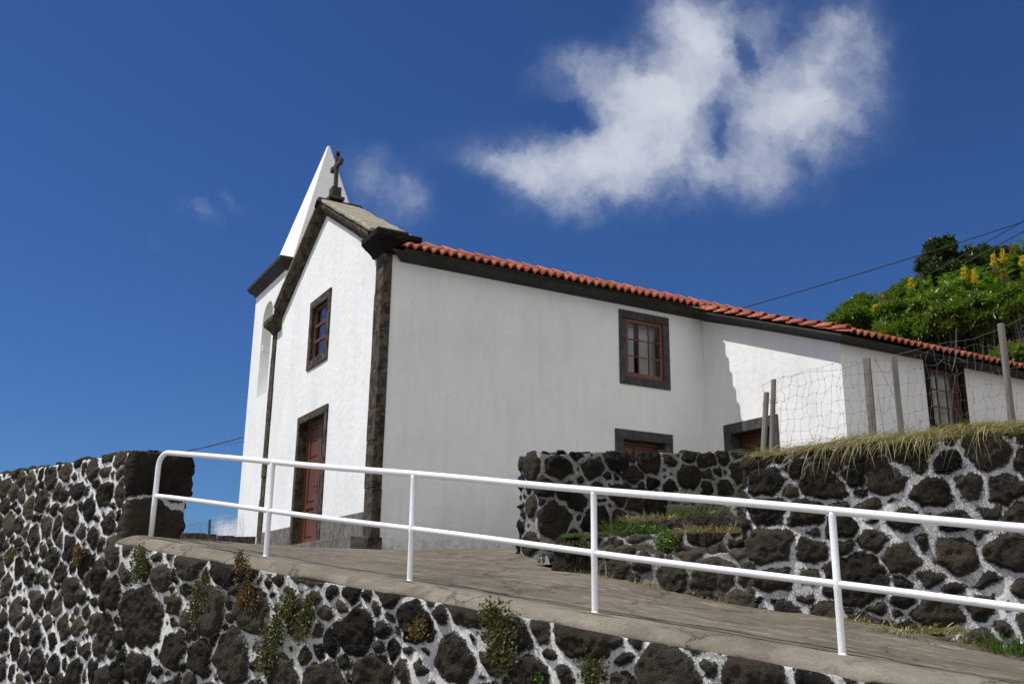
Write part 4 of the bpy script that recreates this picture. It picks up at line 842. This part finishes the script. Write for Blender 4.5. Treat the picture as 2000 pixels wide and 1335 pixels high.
# creepers hanging on the retaining walls
def creeper(label, path, width, n, mat, seed, ll=0.034, off=-0.385, thick=0.03):
    """path: list of (s, z offset below railz) on the wall face"""
    rs = np.random.RandomState(seed); P = np.array(path, float); t = rs.rand(n)*(len(P)-1); i = np.minimum(t.astype(int), len(P)-2); f = t-i; q = P[i]*(1-f)[:, None]+P[i+1]*f[:, None]
    wd = width*(0.55+0.45*np.sin(math.pi*np.clip(t/(len(P)-1), 0.05, 0.95))); cl = rs.randint(0, 14, n); co = rs.normal(size=(14, 2))*0.5
    s_ = q[:, 0]+(rs.normal(size=n)*0.34+co[cl, 0]*0.9)*wd*1.0; z = q[:, 1]+(rs.normal(size=n)*0.30+co[cl, 1]*0.55)*wd; o_ = off-rs.rand(n)*thick-0.015*rs.rand(n)
    return s_, z, o_, rs
def creeper_on(label, path, width, n, mat, seed, surf, ll=0.030, group=None):
    s_, z, o_, rs = creeper(label, path, width, n, mat, seed); B = surf(s_, z, o_)
    root = thing('creeping_plant', label, 'creeping plant', tuple(B.mean(0)), group); outn = surf(s_*0, z*0, o_*0-1)-surf(s_*0, z*0, o_*0)
    N = len(s_); D = unit(rs, N)*0.8+outn*0.8+np.array([0, 0, 0.1]); tn = np.clip(rs.rand(N)*0.75+0.2*(rs.rand(N) > 0.85), 0, 1)
    leaf_mesh('foliage', (B, D, unit(rs, N)*0.6+outn, ll*(0.6+0.8*rs.rand(N)), ll*0.75*(0.7+0.5*rs.rand(N)), tn, np.full(N, 0.15)), mat, root)
    mb = MB(); idx = rs.choice(N, min(N, 40)); 
    for a, b in zip(idx[:-1:2], idx[1::2]):
        if np.linalg.norm(B[a]-B[b]) < 0.35: mb.tube([B[a]-outn[a]*0.02, (B[a]+B[b])/2-outn[a]*0.03, B[b]-outn[a]*0.02], 0.002, 4)
    if mb.v: mb.build('stem', M['bark'], root)
    return root
def surf_r(s, z, o): return np.stack([C0[0]+s*DH[0]+o*NH[0], C0[1]+s*DH[1]+o*NH[1], z], -1)
pn = np.array((-pd[1], pd[0]))  # normal pointing to camera side
def surf_l(s, z, o): return np.stack([p_corner[0]+s*pd[0]-(o+0.33)*pn[0], p_corner[1]+s*pd[1]-(o+0.33)*pn[1], z], -1)
def onface(px, py, o=-0.34):
    r = fwd+rt*((px-1000)/FPX)-up*((py-667.5)/FPX); b = C0[:2]+NH*o; n = NH; t = ((b[0]-CAM.x)*n[0]+(b[1]-CAM.y)*n[1])/(r.x*n[0]+r.y*n[1]); p = CAM+r*t
    return ((p.x-C0[0])*DH[0]+(p.y-C0[1])*DH[1], p.z)
CG = 'creeping plants rooted in the retaining wall'
for i, (lab, pxs, w, n, mt) in enumerate((
        ('reddish-green creeper hanging over the left end of the concrete edge', ((282, 1068), (285, 1100), (275, 1130)), 0.13, 650, 'creeper'),
        ('green and red creeper spilling over the edge below the first free-standing rail post', ((478, 1085), (488, 1120), (492, 1160), (485, 1180)), 0.12, 800, 'creeper_red'),
        ('creeper tuft on the wall face between the two leftmost rail posts', ((405, 1135), (398, 1170), (385, 1215)), 0.12, 700, 'creeper'),
        ('long creeper trailing down to the bottom edge, darkest and largest on the left part', ((590, 1160), (560, 1200), (540, 1250), (525, 1310)), 0.15, 1500, 'creeper'),
        ('narrow creeper beside the long trailing one, under the left part of the ramp', ((622, 1160), (608, 1205), (600, 1245)), 0.11, 700, 'creeper'),
        ('rounded pink-flowered creeper bush in the middle of the wall', ((965, 1190), (985, 1225), (990, 1265), (985, 1300)), 0.17, 1700, 'creeper'),
        ('small reddish tuft left of the rounded creeper bush', ((830, 1215), (825, 1240)), 0.09, 260, 'creeper_red'),
        ('sparse creeper low on the wall right of the rounded bush', ((1165, 1290), (1160, 1325)), 0.12, 260, 'creeper'),
        ('tiny bright green sprig near the bottom of the wall', ((1055, 1318), (1058, 1325)), 0.05, 90, 'grass'))):
    creeper_on(lab, [onface(*p) for p in pxs], w, n, M[mt], 300+i, surf_r, group=CG)
def onleft(px, py):
    r = fwd+rt*((px-1000)/FPX)-up*((py-667.5)/FPX); t = ((p_corner[0]-CAM.x)*pn[0]+(p_corner[1]-CAM.y)*pn[1])/(r.x*pn[0]+r.y*pn[1]); p = CAM+r*t
    return ((p.x-p_corner[0])*pd[0]+(p.y-p_corner[1])*pd[1], p.z)
creeper_on('rust-red creeper clinging to the tall left wall', [onleft(168, 1070), onleft(165, 1095)], 0.11, 420, M['creeper_red'], 330, surf_l)
creeper_on('thin yellowish sprig on the tall left wall near the picture edge', [onleft(45, 1075), onleft(30, 1090)], 0.07, 120, M['creeper'], 331, surf_l)

# ------------------------------------------------------------------ grass and hay
def blades(name, B, D, L, W, tone, droop, mat, parent=None):
    rs = np.random.RandomState(1); return leaf_mesh(name, (B, D, unit(rs, len(L))*0.3+np.array([0.3, -0.2, 0.6]), L, W, tone, droop), mat, parent, seg=4, fold=0.05)
def hay():
    rs = np.random.RandomState(71); N = 15000; u = rs.rand(N)**0.9; P0 = np.array((1.10, -7.42)); P1 = np.array((2.75, -10.78)); dirw = (P1-P0)/np.linalg.norm(P1-P0); nin = np.array((-dirw[1], dirw[0])); nin = nin if nin[0] > 0 else -nin
    L_ = np.linalg.norm(P1-P0); s = u*L_; clump = vnoise(s, s*0, 1.4, 9, 2)+0.5; inn = rs.rand(N)*0.85-0.07
    zt = 0.635+0.05*(P0[0]+s*dirw[0]-1.04); pile = 0.025+0.15*clump*np.exp(-((inn-0.3)/0.35)**2)+0.10*np.clip((s-1.2)/3, 0, 1)
    xy = P0+dirw*s[:, None]+nin*inn[:, None]; z = zt+0.02+rs.rand(N)*pile
    an = rs.rand(N)*6.283; D = np.stack([np.cos(an)-0.25, np.sin(an)-0.15, rs.normal(size=N)*0.22+0.08], -1)
    edge = (inn < 0.06) & (rs.rand(N) < np.clip(clump*1.7-0.6, 0.03, 0.6)); D[edge] = np.stack([-nin[0]+rs.normal(size=edge.sum())*0.95, -nin[1]+rs.normal(size=edge.sum())*0.95, rs.rand(edge.sum())*0.3-0.05], -1)
    D[:, 2] += edge*rs.rand(N)*0.4; dr = np.where(edge, rs.rand(N)**1.3*1.5, rs.rand(N)*0.35)
    o = blades('hay', np.column_stack([xy, z]), D, 0.10+0.22*rs.rand(N), np.full(N, 0.0042), rs.rand(N), dr, M['hay']); tag(o, 'dry cut hay lying along the top of the sunlit terrace wall', kind='stuff')
    # green grass and weeds behind it
    N = 3600; x = rs.uniform(1.9, 8.0, N); y = rs.uniform(-9.8, -4.6, N); n = (x-C0[0])*NH[0]+(y-C0[1])*NH[1]; k = (n > 2.95) & (n < 6); x = x[k]; y = y[k]; N = len(x); z = terr(x, y)
    D = np.stack([rs.normal(size=N)*0.25, rs.normal(size=N)*0.25, np.ones(N)], -1)
    o = blades('grass', np.column_stack([x, y, z-0.01]), D, 0.12+0.26*rs.rand(N)**2, np.full(N, 0.006), rs.rand(N)*0.9, rs.rand(N)*0.4, M['grass']); tag(o, 'thin grass growing on the raised terrace', kind='stuff')
    # hay-like ground behind, lifted to the skyline at the right
    N = 5200; t = rs.rand(N); x = 2.0+t*2.6+rs.rand(N)*0.9; y = -8.3-t*2.6+rs.rand(N)*0.8; z = terr(x, y)+rs.rand(N)*(0.05+0.22*t); an = rs.rand(N)*6.283
    o = blades('dry_grass', np.column_stack([x, y, z]), np.stack([np.cos(an), np.sin(an), rs.rand(N)*0.9], -1), 0.15+0.2*rs.rand(N), np.full(N, 0.0055), rs.rand(N)*0.7, rs.rand(N)*0.5, M['hay']); tag(o, 'mown dry grass heaped behind the terrace wall', kind='stuff')
hay()
def tuft(label, c, r, n, h, mat, seed, flat=0.5, w=0.007, name='grass_tuft', cat='grass tuft', group=None):
    n = int(n*1.6); w *= 1.25; rs = np.random.RandomState(seed); a = rs.rand(n)*6.283; q = np.sqrt(rs.rand(n)); x = c[0]+np.cos(a)*q*r[0]; y = c[1]+np.sin(a)*q*r[1]; B = np.column_stack([x, y, np.full(n, c[2])])
    D = np.stack([np.cos(a)*flat+rs.normal(size=n)*0.3, np.sin(a)*flat+rs.normal(size=n)*0.3, np.ones(n)], -1)
    root = thing(name, label, cat, tuple(c), group)
    blades('blades', B, D, h*(0.4+0.8*rs.rand(n)), np.full(n, w), rs.rand(n), 0.15+rs.rand(n)*0.5, mat, root); return root
def foot_weeds():
    rs = np.random.RandomState(88); K = np.array([(0.48, -4.6), (0.42, -5.9), (0.58, -6.45), (1.02, -7.42), (1.50, -8.36), (2.04, -9.45), (2.7, -10.8)]); t = rs.rand(1500)*(len(K)-1); i = np.minimum(t.astype(int), len(K)-2); f = (t-i)[:, None]
    P_ = K[i]*(1-f)+K[i+1]*f; k = vnoise(t, t*0, 3.0, 44, 2) > -0.02; P_ = P_[k]; P_ = P_-NH*(0.02+rs.rand(len(P_), 1)**2*0.16); n = len(P_); z = rampz(P_[:, 0], P_[:, 1])
    o = blades('weeds', np.column_stack([P_, z]), np.stack([rs.normal(size=n)*0.7-0.5, rs.normal(size=n)*0.7-0.2, 0.5+rs.rand(n)], -1), 0.03+0.09*rs.rand(n)**2, np.full(n, 0.007), rs.rand(n), rs.rand(n)*0.6, M['hay']); tag(o, 'small dry weeds along the foot of the walls beside the ramp', kind='stuff')
foot_weeds()
def stp(s, n, z): p = sn(s, n); return (p[0], p[1], z)
GG = 'grass tufts on the steps'
tuft('lush grass tuft on the back of the steps beside the mossy wall', stp(0.35, 3.35, 0.02), (0.42, 0.35), 420, 0.27, M['grass'], 401, group=GG)
tuft('bright grass tuft in the middle of the upper step', stp(-0.35, 3.45, 0.18), (0.35, 0.2), 320, 0.22, M['grass'], 402, group=GG)
tuft('tall grass tuft at the top of the steps below the stake', stp(-1.1, 3.75, 0.30), (0.35, 0.25), 360, 0.36, M['grass'], 403, group=GG)
tuft('yellowing grass tuft against the end of the sunlit wall', stp(-1.65, 2.95, -0.02), (0.14, 0.2), 140, 0.28, M['hay'], 404, group=GG)
tuft('spindly tuft on the lower step near the sunlit wall end', stp(-1.5, 2.6, -0.30), (0.2, 0.12), 90, 0.26, M['hay'], 405, group=GG)
tuft('low weeds covering the left side of the lower step', stp(0.6, 2.9, -0.05), (0.45, 0.3), 500, 0.12, M['grass'], 406, flat=1.2, w=0.012, group=GG)
tuft('grass tuft at the foot of the terrace wall by the right edge', (1.95, -9.55, -1.14), (0.25, 0.35), 420, 0.28, M['grass'], 407)
tuft('dry grass strands along the foot of the terrace wall', (1.5, -8.75, -0.98), (0.22, 0.5), 260, 0.2, M['hay'], 408, flat=1.3)
tuft('small green sprig between the ramp and the rubble footing', (0.42, -5.35, -0.44), (0.15, 0.25), 110, 0.07, M['grass'], 409, flat=1.4, w=0.012)
for i, (s_, n_, z_, rx, m_, lab) in enumerate(((0.75, 3.4, -0.12, 0.45, 'grass', 'shaggy grass in the corner at the foot of the mossy wall'), (-0.6, 4.2, 0.33, 0.6, 'grass', 'green grass bank above the highest step'),
        (-1.2, 4.6, 0.36, 0.5, 'grass', 'grass bank nearest the stakes at the head of the steps'), (-0.9, 2.85, -0.05, 0.5, 'hay', 'dry yellow grass along the lowest tread'), (0.0, 3.3, 0.14, 0.5, 'hay', 'dry trodden grass over the second tread'))):
    tuft(lab, stp(s_, n_, z_), (rx, 0.4), 420, 0.17, M[m_], 420+i, flat=0.9, w=0.009, group=GG)
# leafy weeds over the steps
def weeds(label, c, r, n, seed, mat='grass', ll=0.035):
    rs = np.random.RandomState(seed); B = np.array(c)+unit(rs, n)*np.array(r)*(rs.rand(n, 1)**0.4); D = unit(rs, n)+np.array([-0.4, -0.2, 0.5])
    root = thing('weed', label, 'weed', tuple(c)); leaf_mesh('foliage', (B, D, unit(rs, n)+np.array([0, 0, 1.0]), ll*(0.6+0.8*rs.rand(n)), ll*0.6*(0.6+0.6*rs.rand(n)), rs.rand(n)*0.8, np.full(n, 0.2)), M[mat], root)
    mb = MB(); 
    for k in range(8): mb.tube([Vector(c)-Vector((0, 0, r[2])), Vector(tuple(B[k]))], 0.002, 4)
    mb.build('stem', M['grass'], root)
weeds('dark green leafy weed spilling over the lower step', stp(-0.35, 2.62, -0.14), (0.12, 0.15, 0.15), 700, 501, 'shrub')
weeds('light leafy weed on the upper step', stp(0.05, 3.0, 0.02), (0.25, 0.3, 0.08), 800, 502)
weeds('brownish low weed at the left foot of the steps', stp(0.75, 2.6, -0.16), (0.2, 0.3, 0.07), 600, 503, 'creeper')
weeds('small weed with drooping stems hanging in front of the mossy wall', (2.9, -4.1, 0.55), (0.3, 0.1, 0.25), 120, 504, 'hay', 0.05)
def flower(label, p):
    root = thing('yellow_flower', label, 'flower', tuple(p), 'tiny yellow flowers by the steps'); N = 14; rs = np.random.RandomState(3); an = np.linspace(0, 6.28, N)
    leaf_mesh('petals', (np.repeat(np.array([p]), N, 0)+np.array([0, 0, 0.2]), np.stack([np.cos(an), np.sin(an), an*0+0.5], -1), np.repeat([[0, 0, 1.0]], N, 0), np.full(N, 0.022), np.full(N, 0.014), rs.rand(N), np.full(N, 0.0)), M['yellow'], root)
    MB().tube([Vector(p), Vector(p)+Vector((0.01, 0, 0.2))], 0.002, 4).build('stem', M['grass'], root)
flower('tiny yellow flower nearer the mossy wall end', at(1177, 1053, 11.4)); flower('tiny yellow flower just right of the other, by the steps', at(1206, 1055, 11.3))

# ------------------------------------------------------------------ wire fence with stakes
fn_ = thing('wire_fence', 'sagging grey sheep-wire fence on weathered wooden stakes above the terrace wall', 'fence', (2.4, -7.8, 0.7))
STK = [((1497, 766, 1490, 893), 9.9, 0.030), ((1511, 741, 1507, 890), 10.15, 0.030), ((1692, 699, 1705, 852), 10.0, 0.036), ((1745, 694, 1762, 858), 10.3, 0.029), ((1954, 632, 1976, 818), 10.0, 0.036)]
tops = []
for i, ((a, b, c, d), dp, r) in enumerate(STK):
    T_ = at(a, b, dp); B_ = at(c, d, dp); B_ = B_+(B_-T_)*0.35; tops.append((T_, B_)); w = (T_-B_).normalized(); q = w.to_track_quat('Z', 'Y').to_matrix().to_4x4(); Mx = Matrix.Translation(B_) @ q @ Matrix.Rotation(R(25+i*17), 4, 'Z')
    L = (T_-B_).length; mb = MB(); rs = random.Random(i); poly = [(r*math.cos(k*math.pi/4+0.3)*rs.uniform(0.88, 1.1), r*math.sin(k*math.pi/4+0.3)*rs.uniform(0.88, 1.1)) for k in range(8)] if i not in (2, 3) else [(-r, -r), (r, -r*0.9), (r*0.95, r), (-r, r*0.92)]
    mb.sweep(poly, [lambda p, z=z, j=rs.uniform(-.002, .002): Mx @ Vector((p[0]+j, p[1]-j, z)) for z in np.linspace(0, L, 5)]); mb.build('stake', M['postwood'], fn_, bevel=0.004)
def net(name, A0, A1, B0, B1, nu, nv, seed, r=0.0013, sag=0.03, parent=fn_, mat='wire', extra_top=True):
    """wire net between bottom/top left and bottom/top right"""
    rs = np.random.RandomState(seed); mb = MB(); us = np.linspace(0, 1, nu+1); vs = np.linspace(0, 1, nv+1); G = {}
    for i, u_ in enumerate(us):
        for j, v_ in enumerate(vs):
            p = A0.lerp(B0, u_).lerp(A1.lerp(B1, u_), v_); e = 0 if i in (0, nu) else 1
            p = p+Vector((rs.normal()*0.016, rs.normal()*0.02, rs.normal()*0.016-sag*math.sin(math.pi*u_)*v_))*e; G[i, j] = p
    def seg(a, b):
        m = a.lerp(b, 0.5)+Vector((rs.normal(), rs.normal(), rs.normal()))*0.010; mb.tube([a, a.lerp(m, 0.6), m, m.lerp(b, 0.5), b], r, 4, cap=False)
    for j in range(nv+1):
        for i in range(nu): seg(G[i, j], G[i+1, j])
    for i in range(nu+1):
        for j in range(nv): seg(G[i, j], G[i, j+1])
        for j in range(nv+1): mb.tube([G[i, j]-Vector((0, 0, 0.004)), G[i, j]+Vector((0, 0, 0.004))], 0.0035, 5)
    return mb.build(name, M[mat], parent, fix=False)
P = lambda px, py, d: at(px, py, d)
net('wire_mesh', P(1506, 885, 10.1), P(1520, 745, 10.1), P(1690, 880, 9.95), P(1690, 705, 9.95), 13, 7, 1, sag=-0.04)
net('wire_mesh', P(1697, 880, 10.0), P(1700, 703, 10.0), P(1755, 872, 10.3), P(1750, 697, 10.3), 4, 7, 2)
net('wire_mesh', P(1765, 880, 10.25), P(1752, 705, 10.25), P(1972, 850, 10.0), P(1960, 672, 10.0), 14, 7, 3, sag=-0.05)
net('wire_mesh', P(1975, 850, 10.0), P(1955, 675, 10.0), P(2110, 850, 9.5), P(2110, 610, 9.5), 7, 7, 4)
ex = MB()
def strand(pts, r=0.0018):
    pts = [Vector(p) for p in pts]; q = []
    for a, b in zip(pts[:-1], pts[1:]):
        for k in range(6): q.append(a.lerp(b, k/6)+Vector((RNG.uniform(-1, 1), RNG.uniform(-1, 1), RNG.uniform(-1, 1)))*0.003)
    ex.tube(q+[pts[-1]], r, 4, cap=False)
strand([P(1489, 752, 9.9), P(1512, 740, 10.0), P(1580, 726, 10.0), P(1640, 722, 10.0), P(1686, 708, 10.0)], 0.002); strand([P(1489, 752, 9.9), P(1492, 766, 9.9)])
strand([P(1745, 694, 10.3), P(1800, 680, 10.2), P(1850, 668, 10.1), P(1900, 662, 10.1), P(1956, 640, 10.0), P(2040, 600, 9.8)], 0.002)
strand([P(1768, 830, 9.9), P(1740, 760, 9.95), P(1708, 700, 10.0)], 0.0022); strand([P(1715, 770, 9.95), P(1728, 850, 9.9)], 0.0022)
strand([P(1830, 700, 10.0), P(1868, 720, 10.0), P(1862, 760, 10.0), P(1855, 840, 10.0)]); strand([P(1868, 640, 10.0), P(1866, 700, 10.0), P(1860, 724, 10.0)], 0.003); strand([P(1868, 697, 10.0), P(1886, 708, 10.0)], 0.003)
ex.build('loose_wire', M['wire'], fn_, fix=False)
# twine lashing round the two leftmost stakes
mb = MB()
for k in range(3): mb.tube([P(1489, 786+k*4, 9.85), P(1500, 781+k*3, 9.83), P(1519, 776+k*5, 10.1)], 0.003, 5)
mb.build('twine', M['hay'], fn_)

# ------------------------------------------------------------------ overhead cables
def cable(label, a, b, sag, r=0.011):
    a, b = Vector(a), Vector(b); pts = [a.lerp(b, t)-Vector((0, 0, sag*4*t*(1-t))) for t in np.linspace(0, 1, 40)]
    o = MB().tube(pts, r, 6).build('overhead_cable', M['cable'], None, True); tag(o, label, 'cable', 'overhead cables'); return o
def ext(p, q, k): return q+(q-p)*k
a, b = P(1434, 601, 24), P(2000, 427, 24); cable('long black cable crossing the blue sky from the tile ridge over the dark tree', ext(b, a, 0.25), ext(a, b, 0.3), 0.12, 0.013)
a, b = P(1872, 502, 24), P(2000, 430, 24); cable('thin black cable rising steeply between the dark tree and the right edge', ext(b, a, 1.0), ext(a, b, 0.6), 0.02, 0.010)
a, b = P(1936, 486, 24), P(2000, 451, 24); cable('thicker short cable touching the largest yellow flower spike', ext(b, a, 0.8), ext(a, b, 0.6), 0.0, 0.015)
a, b = P(340, 886, 26), P(476, 852, 26); cable('black cable between the left stone wall and the belfry, the thicker upper one', ext(b, a, 0.4), ext(a, b, 0.6), 0.02, 0.014)
a, b = P(400, 873, 27), P(476, 862, 27); cable('faint thin cable just below the other at the left of the belfry', ext(b, a, 1.0), ext(a, b, 0.8), 0.0, 0.005)

# ------------------------------------------------------------------ low wall and mesh fence behind, left of the belfry
bw = thing('low_wall', 'low dark block wall with pale joints far behind the railing, left of the belfry', 'low wall', tuple(at(405, 1060, 22)))
dirb = (at(463, 1060, 22)-at(345, 1060, 22)).normalized()
def bwp(px, py, d=22): return at(px, py, d)
def slab(mb, px0, px1, y0, y1, th=0.18, d=22):
    a, b = bwp(px0, y1, d), bwp(px1, y1, d); c, e = bwp(px0, y0, d), bwp(px1, y0, d); n = Vector((fwd.x, fwd.y, 0)).normalized()*th
    mb.add([a, b, b+n, a+n, c, e, e+n, c+n], [(0, 3, 2, 1), (4, 5, 6, 7), (0, 1, 5, 4), (1, 2, 6, 5), (2, 3, 7, 6), (3, 0, 4, 7)])
mb = MB(); slab(mb, 320, 398, 1040, 1072); slab(mb, 402, 419, 1042, 1072); slab(mb, 424, 455, 1045, 1072); slab(mb, 458, 520, 1047, 1072); mb.build('block', M['basalt'], bw, bevel=0.012)
mb = MB(); slab(mb, 320, 520, 1050, 1072, 0.12, 22.03); mb.build('joint', M['coping'], bw)
ff = thing('mesh_fence', 'fine green mesh fence with one thin post beyond the low wall left of the belfry', 'fence', tuple(at(409, 1045, 23)))
MB().tube([at(408, 1050, 23), at(410, 1014, 23)], 0.028, 8).build('post', M['greenwire'], ff)
net('mesh', at(330, 1056, 23), at(330, 1027, 23), at(409, 1050, 23), at(409, 1018, 23), 22, 7, 9, r=0.0015, parent=ff, mat='greenwire', sag=0)
net('mesh', at(411, 1050, 23), at(411, 1018, 23), at(500, 1050, 23), at(500, 1000, 23), 24, 7, 10, r=0.0015, parent=ff, mat='greenwire', sag=0)
